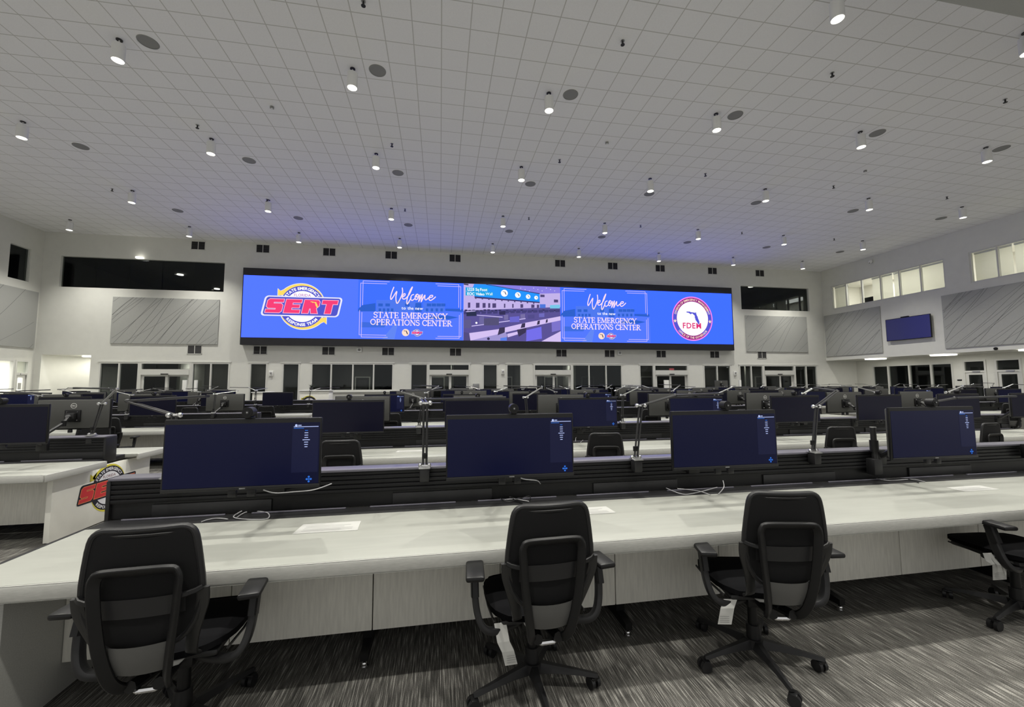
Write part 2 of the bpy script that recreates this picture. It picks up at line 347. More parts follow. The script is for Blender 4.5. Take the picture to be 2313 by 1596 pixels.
shade_m = bpy.data.materials.new('roller_shade_cloth'); shade_m.use_nodes = True; N = shade_m.node_tree.nodes; L = shade_m.node_tree.links
t_ = N.new('ShaderNodeBsdfTranslucent'); t_.inputs[0].default_value = (.85, .85, .8, 1); x_ = N.new('ShaderNodeMixShader'); x_.inputs[0].default_value = .6; N['Principled BSDF'].inputs['Base Color'].default_value = (.7, .7, .66, 1)
L.new(N['Principled BSDF'].outputs[0], x_.inputs[1]); L.new(t_.outputs[0], x_.inputs[2]); L.new(x_.outputs[0], N['Material Output'].inputs[0])
# white lined rooms behind the right hand upper windows
for k, (ya, yb) in enumerate(((16.37, 17.6), (17.6, 19.0), (19.0, 20.2), (21.6, 22.56), (8.3, 10.4), (10.4, 12.2), (12.2, 13.95), (13.95, 15.37))):
    b = MB(); b.box(XR+.3, XR+.306, ya+.04, yb-.04, 6.45, 7.86, shade_m); b.rbox(XR+.27, XR+.35, ya+.03, yb-.03, 7.86, 7.96, M['white'], .02)
    tag(b.build('roller_shade'), '%s white roller shade from the camera side behind the upper right windows' % ORD[[4, 5, 6, 7, 0, 1, 2, 3][k]], 'blind', 'roller shades in the upper right windows')
b = MB(); b.rbox(XR+.8, XR+1.2, 20.45, 21.1, 6.31, 6.95, M['blk2'], .02); b.box(XR+.79, XR+.8, 20.5, 21.0, 6.7, 6.9, M['blk']); tag(b.build('equipment_rack'), 'dark equipment cabinet standing in the upper room beside the raised shade', 'cabinet')
# left lower storefront with a hinged door, right doors
def hinged(X, s, y0, y1, top, card=False):
    global ndoor; ndoor += 1
    r = bpy.data.objects.new('door_%d' % ndoor, None); C.objects.link(r); structure(r); b = MB(); fx = lambda a, c: (X+s*a, X+s*c)
    def bx(b, a, c, *q): x0, x1 = sorted(fx(a, c)); b.box(x0, x1, *q)
    bx(b, -.03, .14, y0, y0+.08, 0, top, M['frame']); bx(b, -.03, .14, y1-.08, y1, 0, top, M['frame']); bx(b, -.03, .14, y0+.08, y1-.08, top-.08, top, M['frame']); bx(b, -.03, .14, y0+.08, y1-.08, 2.12, 2.22, M['frame'])
    b.build('door_frame', r, smooth=False)
    g = MB(); bx(g, .05, .058, y0+.08, y1-.08, 2.22, top-.08, M['glass']); g.build('transom_pane', r, smooth=False)
    l = MB(); bx(l, .02, .065, y0+.08, y0+.2, .01, 2.12, M['frame']); bx(l, .02, .065, y1-.2, y1-.08, .01, 2.12, M['frame']); bx(l, .02, .065, y0+.2, y1-.2, 2.0, 2.12, M['frame']); bx(l, .02, .065, y0+.2, y1-.2, .01, .25, M['frame'])
    lf = l.build('door_leaf', r, smooth=False); g = MB(); bx(g, .038, .046, y0+.2, y1-.2, .25, 2.0, M['clear'] if card else M['glass']); g.build('pane', lf, smooth=False)
    h = MB(); bx(h, -.05, -.02, y0+.13, y0+.16, .95, 1.25, M['steel']); h.build('handle', lf); cl = MB(); bx(cl, -.06, .0, y0+.25, y0+.55, 2.13, 2.19, M['steel']); cl.build('door_closer', r)
    if card: c_ = MB(); bx(c_, -.012, -.008, y1-.45, y1-.3, 1.45, 1.75, M['paper']); c_.build('notice', lf)
hinged(28.0, 1, 16.5, 17.46, 2.78); hinged(28.0, 1, 15.19, 16.17, 2.78); hinged(XL, -1, 22.3, 22.95, 2.82, card=True)
window('X', XL, -.12, [18.0, 20.2, 22.3], .001, 2.82, fw=.08, glass=M['clear'])
area((XL-1.9, 20.5, 2.85), 2, 4, 330); area((27.2, 19, 8.02), 1.2, 5, 130); area((27.2, 12, 8.02), 1.2, 5, 130)
area((30, 18.5, 2.9), 1, 1, 26)
for x in (-13.5, -9, -5, .5, 3.5, 8, 13.5, 17.3, 22): area((x, YB+2.6, 2.9), .5, .5, 14)
# glowing discs; those behind the back wall windows imitate reflected hall lights
def lit(name, p, r, lab, n=18):
    b = MB(); b.cyl((0, 0, 0), (0, 0, .05), r, M['disc'], n=n); tag(b.build(name, loc=p), lab, 'ceiling light')
for k, (x, y, Z) in enumerate(((315, 583, 8.04), (407, 621, 8.04), (490, 653, 8.04))):
    p = onZ(x, y, Z); lit('round_window_glow', p, .16, 'glowing disc imitating a reflected hall light in the upper left window, %s from the left' % ORD[k])
for k, (x, y, Z) in enumerate(((1696, 648, 8.02), (1783, 677, 8.02))):
    p = onZ(x, y, Z); lit('round_window_glow', p, .16, 'glowing disc imitating a reflected hall light in the back wall upper right window, %s one' % ORD[k])
p = onX(55, 575, -21.5); lit('round_window_glow', (p.x, p.y, 8.1), .15, 'small round light behind the narrow dark window high on the left wall')
for k, y in enumerate((20.5, 17.1, 13.7)):
    lit('disc_light', (25.98+.2, y, 3.015), .5, 'large flat disc light under the low soffit on the right, %s from the back wall' % ORD[k], 28)
    ld = bpy.data.lights.new('disc_light_lamp', 'AREA'); ld.shape = 'DISK'; ld.size = .9; ld.energy = 30; ld.color = (1, .97, .88)
    lo = bpy.data.objects.new('disc_light_lamp', ld); C.objects.link(lo); lo.location = (26.25, y, 3.0)
lit('disc_light', (-17.4, YB+.62, 3.05), .3, 'flat disc light under the soffit of the curved niche at the back left', 24)
ld = bpy.data.lights.new('niche_lamp', 'AREA'); ld.shape = 'DISK'; ld.size = .5; ld.energy = 26; ld.color = (1, .97, .88)
lo = bpy.data.objects.new('niche_lamp', ld); C.objects.link(lo); lo.location = (-17.6, YB+.6, 3.04)
# exit sign, white stands beside the doors
p = onY(1517, 835, YB+1.2); b = MB(); b.rbox(-.16, .16, -.03, .03, -.1, .1, M['exit'], .01); tag(b.build('exit_sign', loc=p), 'small red lit exit sign beyond the glass door right of centre', 'sign')
for k, (x, y0, w, lab) in enumerate(((418, 22.6, .18, 'left leaf of the leftmost sliding doors'), (443, 22.6, .13, 'right jamb of the leftmost sliding doors'), (1505, 22.6, .3, 'sliding doors right of centre'), (1671, 22.6, .13, 'storefront nearest the right corner'))):
    p = onY(x, 858, y0); b = MB(); b.rbox(-w/2, w/2, -.05, .05, 0, p.z, M['white'], .01); b.rbox(-w/2-.05, w/2+.05, -.15, .15, 0, .03, M['steel'], .01)
    tag(b.build('white_stand', loc=(p.x, y0, 0)), 'tall white panel stand in front of the %s' % lab, 'stand')
# ------------------------------------------------------------------ felt panels with curved grooves
def felt(name, axis, pos, a0, a1, z0, z1, label, n=24, amp=1, flip=1):
    r = thing(name, label, 'wall panel', (0, 0, 0)); b = MB(); t = .05; sd = 1 if pos < 0 else -1
    if axis == 'Y': b.rbox(a0, a1, pos-t, pos-.002, z0, z1, M['felt'], .006)
    else: b.rbox(min(pos+.002*sd, pos+t*sd), max(pos+.002*sd, pos+t*sd), a0, a1, z0, z1, M['felt'], .006)
    g = b; rnd = random.Random(len(label)); w, h = a1-a0, z1-z0
    for i in range(n):
        s0 = -h*1.1+(w+h*1.1)*(i+rnd.random()*.9)/n; sl = .55+rnd.random()*.75; am = (rnd.random()-.5)*.35*amp; ph = rnd.random()*3; pts = []
        for k in range(29):
            v = h*k/28; u = s0+v*sl*1.15+am*math.sin(v/h*PI*1.3+ph)
            if .01 < u < w-.01: pts.append((u if flip > 0 else w-u, v))
        for (u0, v0), (u1, v1) in zip(pts, pts[1:]):
            e = .011; q = [(u0-e, v0), (u0+e, v0), (u1+e, v1), (u1-e, v1)]
            if axis == 'Y': g.poly([(a0+u, pos-t-.002, z0+v) for u, v in q], M['groove'])
            else: g.poly([(pos+(t+.002)*sd, a0+u, z0+v) for u, v in q], M['groove'])
    g.build('panel_board', r, smooth=False); return r
felt('acoustic_panel', 'Y', YB, -16.14, -11.34, 3.70, 6.04, 'grey acoustic panel with curved grooves below the dark window at the back left')
felt('acoustic_panel', 'Y', YB, 19.55, 24.21, 3.64, 6.02, 'grey acoustic panel with faint grooves on the back wall right of the video wall', 12)
felt('acoustic_panel', 'X', XL, 15.5, 23.08, 3.40, 6.12, 'grey acoustic panel on the left wall below the narrow window', 10)
felt('acoustic_panel', 'X', XR, 19.58, 23.12, 3.35, 6.11, 'grey grooved acoustic panel on the right wall nearest the back corner', 20, flip=-1)
felt('acoustic_panel', 'X', XR, 8.5, 16.58, 3.33, 6.07, 'large grey grooved acoustic panel on the right wall nearer the camera', 44, flip=-1)
# TV on the right wall
r = thing('wall_tv', 'wide blank navy television hung on the right wall between the two grey panels', 'television', (XR, 18.14, 4.6))
b = MB(); b.rbox(-.16, -.10, -1.1, 1.1, -.63, .63, M['blk'], .01); b.build('tv_case', r)
b = MB(); b.box(-.164, -.161, -1.07, 1.07, -.6, .6, M['tv']); b.build('screen', r, smooth=False)
b = MB(); b.box(-.10, 0, -.3, .3, -.25, .25, M['blk']); b.build('bracket', r, smooth=False)
b = MB(); b.rbox(-.17, -.08, -.08, .3, .63, .68, M['blk'], .01); b.build('camera_bar', r)
# ------------------------------------------------------------------ small wall fittings
def grille(p, sx, label):
    r = thing('vent_grille', label, 'vent', p, group='paired vent grilles on the back wall'); b = MB(); w, h = .34, .235
    for x0, x1, z0, z1 in ((-w, w, h-.03, h), (-w, w, -h, -h+.03), (-w, -w+.03, -h, h), (w-.03, w, -h, h), (-.015, .015, -h, h)): b.box(x0, x1, -.02, 0, z0, z1, M['frame'])
    b.build('grille_frame', r, smooth=False)
    for a in (-w+.03, .015):
        l = MB(); l.box(a, a+w-.045, -.006, -.001, -h+.03, h-.03, M['blk'])
        for k in range(9): z = -h+.05+k*.048; l.add([(a, -.016, z-.012), (a+w-.045, -.016, z-.012), (a+w-.045, -.006, z+.012), (a, -.006, z+.012)], [(0, 1, 2, 3)], M['grille'])
        l.build('louvre', r, smooth=False)
for k, x in enumerate((-12.49, -9.4, -6.06, -2.78, .78, 7.08, 10.46, 13.65, 17.33, 20.83)): grille((x, YB, 8.87), 0, 'dark paired vent grille in the upper row above the video wall, %s from the left' % ORD[k])
for k, x in enumerate((-12.39, -9.32, -5.95, -2.85, .84, 7.09, 10.13, 13.53, 17.24, 20.69)): grille((x, YB, 3.43), 0, 'dark paired vent grille in the lower row over the doors, %s from the left' % ORD[k])
for k, (x, z, lab) in enumerate(((-8.74, 2.2, 'between the two narrow windows left of centre'), (3.56, 2.3, 'between the two narrow windows near the centre'), (18.64, 2.23, 'left of the storefront at the right corner'))):
    r = thing('fire_strobe', 'small white alarm strobe on the back wall %s' % lab, 'alarm', (x, YB, z)); b = MB(); b.rbox(-.1, .1, -.06, -.002, -.14, .14, M['white'], .015); b.build('strobe_body', r)
    b = MB(); b.rbox(-.05, .05, -.09, -.06, 0, .08, M['chrome'], .01); b.build('strobe_lens', r)
for x, z, lab in ((-4.36, 3.5, 'left of centre under the video wall'), (10.77, 3.47, 'right of centre under the video wall')):
    r = thing('wall_speaker', 'small white rounded wall unit %s' % lab, 'speaker', (x, YB, z)); b = MB(); b.rbox(-.14, .14, -.08, -.002, -.14, .14, M['white'], .04, seg=3); b.build('speaker_body', r)
    b = MB(); b.cyl((0, -.083, 0), (0, -.08, 0), .07, M['spk'], n=16); b.build('speaker_cone', r)
p = onX(1970, 589, XR); r = thing('dome_camera', 'white dome camera high on the right wall under the ceiling', 'camera', p); b = MB(); b.ball((-.14, 0, -.05), .11, M['white'], 12); b.rbox(-.14, -.002, -.05, .05, -.03, .05, M['white'], .01); b.build('camera_housing', r)
b = MB(); b.ball((-.18, 0, -.1), .05, M['blk'], 10); b.build('lens_dome', r)
p = onX(2250, 787, XR); b = MB(); b.ball((-.06, 0, 0), .06, M['blk'], 10); b.cyl((-.04, 0, 0), (0, 0, 0), .07, M['blk2']); tag(b.build('wall_camera', loc=p), 'small black round camera on the right wall below the large acoustic panel', 'camera')
p = onX(1921, 819, 28); b = MB(); b.rbox(-.14, 0, -.08, .08, -.05, .05, M['blk'], .02); tag(b.build('wall_camera', loc=(28.0, p.y, p.z)), 'small black camera on the recessed right wall left of the window', 'camera')
p = onX(2168, 858, 28); b = MB(); b.rbox(-.03, -.002, -.1, .1, -.04, .04, M['blk2'], .01); tag(b.build('room_plate', loc=(28.0, p.y, p.z)), 'small dark plate on the wall between window and door at the right', 'sign')
p = onY(1075, 874, YB); b = MB(); b.rbox(-.18, .18, -.14, -.002, -.2, .2, M['steel'], .02); tag(b.build('wall_box', loc=(p.x, YB, p.z)), 'grey steel box on the back wall right of the centre-left sliding doors', 'box')
# ------------------------------------------------------------------ ceiling fixtures
LX = [-16.776+4.877*k for k in range(9)]; LY = [-1.11, 2.55, 6.21, 9.75, 13.42, 17.65, 21.32]
def downlight(label):
    r = thing('pendant_downlight', label, 'ceiling light', (0, 0, ZC), group='cylinder downlights under the ceiling')
    b = MB(); b.cyl((0, 0, -.02), (0, 0, 0), .06, M['blk2'], n=14); b.cyl((0, 0, -.12), (0, 0, -.02), .012, M['white'], n=8); b.build('stem', r)
    b = MB(); b.lathe([(0, -.12), (.115, -.12), (.12, -.13), (.12, -.49), (.108, -.49), (.105, -.46)], (0, 0, 0), M['cyl'], 24); b.build('cylinder_housing', r)
    b = MB(); b.cyl((0, 0, -.478), (0, 0, -.465), .106, M['lampface'], n=24); b.build('diffuser', r); return r
dl = downlight('x'); TR = tree(dl); ld = bpy.data.lights.new('downlight_beam', 'SPOT'); ld.energy = SPOT_W; ld.spot_size = math.radians(112); ld.spot_blend = .9; ld.shadow_soft_size = .08; ld.color = (1, .975, .90)
first = True
for j, y in enumerate(LY):
    for i, x in enumerate(LX):
        zz = 8.2 if (y < 5.17 and x > 7.6) else ZC
        vis = (j >= 3) or (j == 2 and i >= 5)
        if vis:
            lab = 'white cylinder downlight, %s from the left in the %s row from the back wall' % (ORD[i], ORD[6-j])
            o = dl if first else dup(TR, (x, y, zz)); first = False; o.location = (x, y, zz); o['label'] = lab
        lo = bpy.data.objects.new('downlight_beam', ld); C.objects.link(lo); lo.location = (x, y, zz-.5)
r0 = None
for j, y in enumerate((9.71, 14.55, 19.4)):
    for i in range(8):
        x = -11.32+4.877*i
        if r0 is None:
            r0 = thing('ceiling_speaker', 'x', 'speaker', (0, 0, ZC), group='round speakers in the ceiling'); b = MB(); b.lathe([(0, -.008), (.17, -.008), (.17, -.014), (.195, -.012), (.2, 0)], (0, 0, 0), M['spk'], 28); b.build('speaker_cover', r0); ST = tree(r0); o = r0
        else: o = dup(ST, (x, y, ZC))
        o.location = (x, y, ZC); o['label'] = 'round grey ceiling speaker, %s from the left in the %s row from the camera' % (ORD[i], ORD[j])
s0 = None
for j, y in enumerate((7.9, 12.75, 17.6)):
    for i in range(7):
        x = (-12.55 if j else -12.55)+5.49*i
        if s0 is None:
            s0 = thing('sprinkler_head', 'x', 'sprinkler', (0, 0, ZC), group='sprinklers in the ceiling'); b = MB(); b.cyl((0, 0, -.01), (0, 0, 0), .045, M['steel'], n=12); b.cyl((0, 0, -.09), (0, 0, -.01), .018, M['blk2']); b.cyl((0, 0, -.1), (0, 0, -.09), .045, M['blk2'], n=10); b.build('nozzle', s0); SP = tree(s0); o = s0
        else: o = dup(SP, (x, y, ZC))
        o.location = (x, y, ZC); o['label'] = 'small dark sprinkler head, %s from the left in the %s row from the camera' % (ORD[i], ORD[j])
for k, (x, y) in enumerate(((-4.6, 11.53), (5.11, 11.54), (14.95, 11.6))):
    b = MB(); b.cyl((0, 0, -.05), (0, 0, 0), .05, M['spk'], n=14); b.cyl((0, 0, -.065), (0, 0, -.05), .03, M['white'], n=12); tag(b.build('smoke_detector', loc=(x, y, ZC)), 'small ceiling detector, %s from the left between the second and third light rows' % ORD[k], 'detector')
# ------------------------------------------------------------------ lettering and emblems
GC = {}
def glyph(ch, off=0):
    k = (ch, round(off, 4))
    if k in GC: return GC[k]
    cu = bpy.data.curves.new('t', 'FONT'); cu.body = ch; cu.offset = off; cu.resolution_u = 3; ob = bpy.data.objects.new('t', cu); C.objects.link(ob)
    bpy.context.view_layer.update(); dg = bpy.context.evaluated_depsgraph_get(); me = ob.evaluated_get(dg).to_mesh()
    v = [(p.co.x, p.co.y) for p in me.vertices]; f = [tuple(p.vertices) for p in me.polygons]
    ob.evaluated_get(dg).to_mesh_clear(); bpy.data.objects.remove(ob); bpy.data.curves.remove(cu)
    xs = [p[0] for p in v] or [0]; GC[k] = (v, f, min(xs), max(xs)); return GC[k]
def adv(ch): 
    if ch == ' ': return .30
    g = glyph(ch); return g[3]-g[2]+.07
class Flat:
    """2D drawing board: (u,v) metres on a plane, layers a few millimetres apart"""
    def __init__(s, fn): s.b = MB(); s.fn = fn
    def poly(s, pts, m, l=0): s.b.poly([s.fn(u, v, l) for u, v in pts], m)
    def rect(s, u0, u1, v0, v1, m, l=0): s.poly([(u0, v0), (u1, v0), (u1, v1), (u0, v1)], m, l)
    def disc(s, u, v, r, m, l=0, n=48, a0=0, a1=2*PI): s.poly([(u+r*math.cos(a0+(a1-a0)*i/n), v+r*math.sin(a0+(a1-a0)*i/n)) for i in range(n)], m, l)
    def arc(s, u, v, r0, r1, a0, a1, m, l=0, n=36, r0e=None, r1e=None):
        r0e = r0 if r0e is None else r0e; r1e = r1 if r1e is None else r1e
        P = []
        for i in range(n+1):
            t = i/n; a = a0+(a1-a0)*t; A, B = r0+(r0e-r0)*t, r1+(r1e-r1)*t; P.append(((u+A*math.cos(a), v+A*math.sin(a)), (u+B*math.cos(a), v+B*math.sin(a))))
        for p, q in zip(P, P[1:]): s.poly([p[0], q[0], q[1], p[1]], m, l)
    def stroke(s, pts, w, m, l=0, sq=True, shear=0):
        sh = lambda p: (p[0]+shear*p[1], p[1])
        for (x0, y0), (x1, y1) in zip(pts, pts[1:]):
            d = math.hypot(x1-x0, y1-y0) or 1e-6; dx, dy = (x1-x0)/d*w/2, (y1-y0)/d*w/2; e = 1 if sq else 0
            q = [(x0-dx*e-dy, y0-dy*e+dx), (x0-dx*e+dy, y0-dy*e-dx), (x1+dx*e+dy, y1+dy*e-dx), (x1+dx*e-dy, y1+dy*e+dx)]
            s.poly([sh(p) for p in q], m, l)
            if not sq: s.disc(*sh((x1, y1)), w/2, m, l, 8); s.disc(*sh((x0, y0)), w/2, m, l, 8)
    def text(s, t, u, v, size, m, l=0, off=0, sp=0, center=True, sx=1):
        w = sum(adv(c)+sp for c in t)*size*sx; x = u-w/2 if center else u
        for c in t:
            if c != ' ':
                g = glyph(c, off); 
                for f in g[1]: s.poly([(x+(g[0][i][0]-g[2])*size*sx, v+g[0][i][1]*size) for i in f], m, l)
            x += (adv(c)+sp)*size*sx
    def ring(s, t, u, v, r, size, a_mid, m, l=0, inward=False, off=.015, sp=.06, sx=1):
        tot = sum(adv(c)+sp for c in t)*size*sx; a = a_mid+(tot/2/r if not inward else -tot/2/r)
        for c in t:
            w = (adv(c)+sp)*size*sx
            if c != ' ':
                g = glyph(c, off); am = a-(w/2/r if not inward else -w/2/r); cx, cy = u+r*math.cos(am), v+r*math.sin(am)
                rot = am-PI/2 if not inward else am+PI/2; cr, sr = math.cos(rot), math.sin(rot); gm = (g[2]+g[3])/2
                for f in g[1]:
                    pp = []
                    for i in f:
                        X, Y = (g[0][i][0]-gm)*size*sx, (g[0][i][1]-.35)*size; pp.append((cx+X*cr-Y*sr, cy+X*sr+Y*cr))
                    s.poly(pp, m, l)
            a += -(w/r) if not inward else w/r
FLA = [(620, 470), (800, 470), (820, 490), (1030, 510), (1055, 530), (1060, 485), (1085, 490), (1120, 620), (1160, 680), (1180, 760), (1230, 870), (1245, 930), (1225, 1020), (1195, 1025), (1110, 900), (1085, 870), (1045, 820), (1050, 770), (1025, 760), (1020, 640), (960, 590), (910, 550), (880, 550), (825, 590), (770, 550), (730, 530), (700, 520), (635, 520)]
def florida(F_, u, v, s, m, l): F_.poly([(u+(x-930)/620*s, v-(y-745)/555*s*.92) for x, y in FLA], m, l)
def sert(F_, u, v, R, K, l=1, detail=True):
    P = lambda *q: [(u+a*R, v+c*R) for a, c in q]
    if K['halo']: F_.arc(u, v, .80*R, 1.03*R, math.radians(152), math.radians(8), K['halo'], l, r1e=.90*R); F_.arc(u, v, .80*R, 1.03*R, math.radians(332), math.radians(188), K['halo'], l, r1e=.90*R)
    for s in (1, -1):
        a0 = math.radians(148 if s > 0 else 328)
        F_.arc(u, v, .87*R, R, a0, a0-math.radians(135), K['yellow'], l+1, r1e=.88*R)
        h = [(math.cos(a0-.02)*.80, math.sin(a0-.02)*.80), (math.cos(a0-.1)*1.0, math.sin(a0-.1)*1.0)]
        q = [(-.95, .72), (-.84, .62), (-.62, .74), (-.72, .55), (-.64, .48), (-.95, .42)]
        if K['halo']: F_.poly([(u+s*(a*1.02)*R, v+s*(c*1.02)*R) for a, c in q], K['halo'], l)
        F_.poly([(u+s*a*R, v+s*c*R) for a, c in q], K['yellow'], l+1)
    F_.disc(u, v, .87*R, K['navy'], l+2); F_.disc(u, v, .65*R, K['white'], l+3)
    def banner(hw, hh, c, sh, m, ll):
        pts = []
        for cx, cy, a0 in ((hw-c, hh-c, 0), (-hw+c, hh-c, 90), (-hw+c, -hh+c, 180), (hw-c, -hh+c, 270)):
            for k in range(6): a = math.radians(a0+18*k); pts.append((cx+c*math.cos(a), cy+c*math.sin(a)))
        F_.poly([(u+(x+y*sh)*R, v+y*R) for x, y in pts], m, ll)
    if K['halo']: banner(1.50, .42, .14, .2, K['halo'], l+4)
    banner(1.43, .37, .10, .2, K['navy'], l+5)
    L_ = {'S': [(-.38, .5), (.5, .5), (.5, .28), (-.10, .28), (-.10, .17), (.38, .17), (.5, .05), (.5, -.38), (.38, -.5), (-.5, -.5), (-.5, -.28), (.10, -.28), (.10, -.17), (-.38, -.17), (-.5, -.05), (-.5, .38)],
          'E': [(-.5, .5), (.5, .5), (.5, .27), (-.05, .27), (-.05, .11), (.42, .11), (.42, -.11), (-.05, -.11), (-.05, -.27), (.5, -.27), (.5, -.5), (-.5, -.5)],
          'R': [(-.5, .5), (.38, .5), (.5, .36), (.5, .05), (.34, -.1), (.5, -.5), (.08, -.5), (0, -.15), (-.08, -.15), (-.1, -.5), (-.5, -.5)],
          'T': [(-.5, .5), (.5, .5), (.5, .22), (.2, .22), (.2, -.5), (-.2, -.5), (-.2, .22), (-.5, .22)]}
    for ch, cx in (('S', -1.05), ('E', -.36), ('R', .34), ('T', 1.04)):
        P0 = [(x*.60, y*.56) for x, y in L_[ch]]; n_ = len(P0); off = []
        for i in range(n_):
            (xa, ya), (xb, yb), (xc, yc) = P0[i-1], P0[i], P0[(i+1) % n_]
            d1 = Vector((xb-xa, yb-ya)).normalized(); d2 = Vector((xc-xb, yc-yb)).normalized(); n1 = Vector((-d1.y, d1.x)); n2 = Vector((-d2.y, d2.x)); mm = (n1+n2); mm = mm/max(.35, mm.dot(n1)); off.append((xb+mm.x*.024, yb+mm.y*.024))
        F_.poly([(u+(x+cx+y*.2)*R, v+y*R) for x, y in off], K['outl'], l+6); F_.poly([(u+(x+cx+y*.2)*R, v+y*R) for x, y in P0], K['red'], l+7)
    if detail:
        florida(F_, u+.46*R, v+.08*R, .30*R, K['yellow'], l+8)
        F_.ring('STATE EMERGENCY', u, v, .76*R, .165*R, PI/2+.02, K['white'], l+3, off=.035, sp=.04, sx=1.0)
        F_.ring('RESPONSE TEAM', u, v, .76*R, .165*R, -PI/2, K['white'], l+3, inward=True, off=.035, sp=.04, sx=1.0)
        F_.text('FLORIDA', u, v+.42*R, .155*R, K['purple'], l+4, off=.008, sp=.05)
E = dict(blue=emis('wall_blue', (75, 108, 255), 1.35), blue2=emis('wall_blue_mid', (56, 101, 255), 1.35), blue3=emis('wall_blue_haze', (75, 110, 235), 1.2), blue4=emis('wall_blue_shade', (48, 98, 205)), navy=emis('emblem_navy', (84, 88, 205)),
         white=emis('emblem_white', (250, 250, 255), 1.1), yellow=emis('emblem_yellow', (255, 222, 105)), red=emis('emblem_red', (250, 66, 122)), pink=emis('emblem_pink', (255, 190, 220)), halo=emis('emblem_halo', (235, 235, 255)),
         purple=emis('emblem_purple', (190, 105, 190)), rim=emis('seal_rim', (255, 140, 240)), maroon=emis('seal_maroon', (150, 40, 130)), cream=emis('seal_cream', (255, 225, 205)), fl=emis('seal_florida', (88, 88, 215)), crim=emis('seal_crimson', (225, 50, 120)))
for n_, c_ in (('wall_blue', (.095, .20, 1.9)), ('wall_blue_mid', (.055, .17, 1.9)), ('wall_blue_haze', (.09, .195, 1.25))):
    MATS[n_].node_tree.nodes['Emission'].inputs[0].default_value = (*c_, 1); MATS[n_].node_tree.nodes['Emission'].inputs[1].default_value = 1
VY = YB-.27; VS = VY/YB
vw = thing('video_wall', 'huge wide video wall glowing blue with welcome panels and round emblems on the back wall', 'video wall', (0, 0, 0))
def vz(z): return 1.6+(z-1.6)*VS
X0, X1, Z0, Z1 = -10.27*VS, 18.63*VS, vz(4.10), vz(7.41)
b = MB(); fx0, fx1, fz0, fz1 = -10.30*VS, 18.66*VS, vz(3.71), vz(7.80)
b.box(fx0, fx1, VY+.012, YB-.002, fz0, fz1, M['bez']); b.box(fx0, fx1, VY-.03, VY+.012, Z1, fz1, M['bez']); b.box(fx0, fx1, VY-.03, VY+.012, fz0, Z0, M['bez']); b.box(fx0, X0, VY-.03, VY+.012, Z0, Z1, M['bez']); b.box(X1, fx1, VY-.03, VY+.012, Z0, Z1, M['bez'])
b.build('bezel', vw, smooth=False)
pf = lambda u, v, l: (u, VY-.001-.0025*l, v)
S_ = [X0, -4.50*VS, 1.28*VS, 7.06*VS, 12.85*VS, X1]
F_ = Flat(pf); F_.rect(S_[0], S_[1], Z0, Z1, E['blue']); F_.rect(S_[4], S_[5], Z0, Z1, E['blue2']); sc = F_.b.build('display_surface', vw, smooth=False)
K1 = dict(yellow=E['yellow'], navy=E['navy'], white=E['white'], red=E['red'], outl=E['pink'], halo=E['halo'], purple=E['purple'])
F_ = Flat(pf); sert(F_, -7.34*VS, vz(5.81), 1.30*VS, K1); F_.b.build('response_team_emblem', vw, smooth=False)
F_ = Flat(pf); cu_, cv_, R_ = 15.78*VS, vz(5.71), 1.42*VS
F_.disc(cu_, cv_, R_, E['rim'], 1, 64); F_.disc(cu_, cv_, R_*.95, E['maroon'], 2, 64); F_.arc(cu_, cv_, R_*.78, R_*.945, PI*.86, PI*1.3, E['fl'], 3); F_.arc(cu_, cv_, R_*.78, R_*.945, -PI*.3, PI*.14, E['fl'], 3)
F_.disc(cu_, cv_, R_*.77, E['white'], 4, 64); florida(F_, cu_+.02*R_, cv_+.03*R_, R_*.60*2*.52, E['fl'], 5); F_.text('FDEM', cu_-.02*R_, cv_-.44*R_, .35*R_, E['crim'], 6, off=.02, sp=.10)
F_.ring('DIVISION OF EMERGENCY MANAGEMENT', cu_, cv_, .86*R_, .135*R_, PI/2, E['cream'], 4, off=.02, sp=.02, sx=.92); F_.ring('OFFICE OF THE GOVERNOR', cu_, cv_, .86*R_, .135*R_, -PI/2, E['cream'], 4, inward=True, off=.02, sp=.02, sx=.92)
for s in (-1, 1):
    F_.poly([(cu_+s*.86*R_+(.09 if k % 2 == 0 else .04)*R_*math.cos(PI/2+k*PI/5), cv_-.12*R_+(.09 if k % 2 == 0 else .04)*R_*math.sin(PI/2+k*PI/5)) for k in range(10)], E['cream'], 5)
F_.b.build('management_seal', vw, smooth=False)
def bez(p, n=8):
    out = []
    for i in range(0, len(p)-1, 3):
        a, b_, c, d = p[i:i+4]
        for k in range(n+1 if i+4 >= len(p) else n):
            t = k/n; out.append(tuple((1-t)**3*a[j]+3*(1-t)**2*t*b_[j]+3*(1-t)*t*t*c[j]+t**3*d[j] for j in (0, 1)))
    return out
def cat(pts, n=5):
    out = []; P = [pts[0]]+pts+[pts[-1]]
    for i in range(1, len(P)-2):
        for k in range(n):
            t = k/n; out.append(tuple(.5*((2*P[i][j])+(-P[i-1][j]+P[i+1][j])*t+(2*P[i-1][j]-5*P[i][j]+4*P[i+1][j]-P[i+2][j])*t*t+(-P[i-1][j]+3*P[i][j]-3*P[i+1][j]+P[i+2][j])*t**3) for j in (0, 1)))
    return out+[pts[-1]]
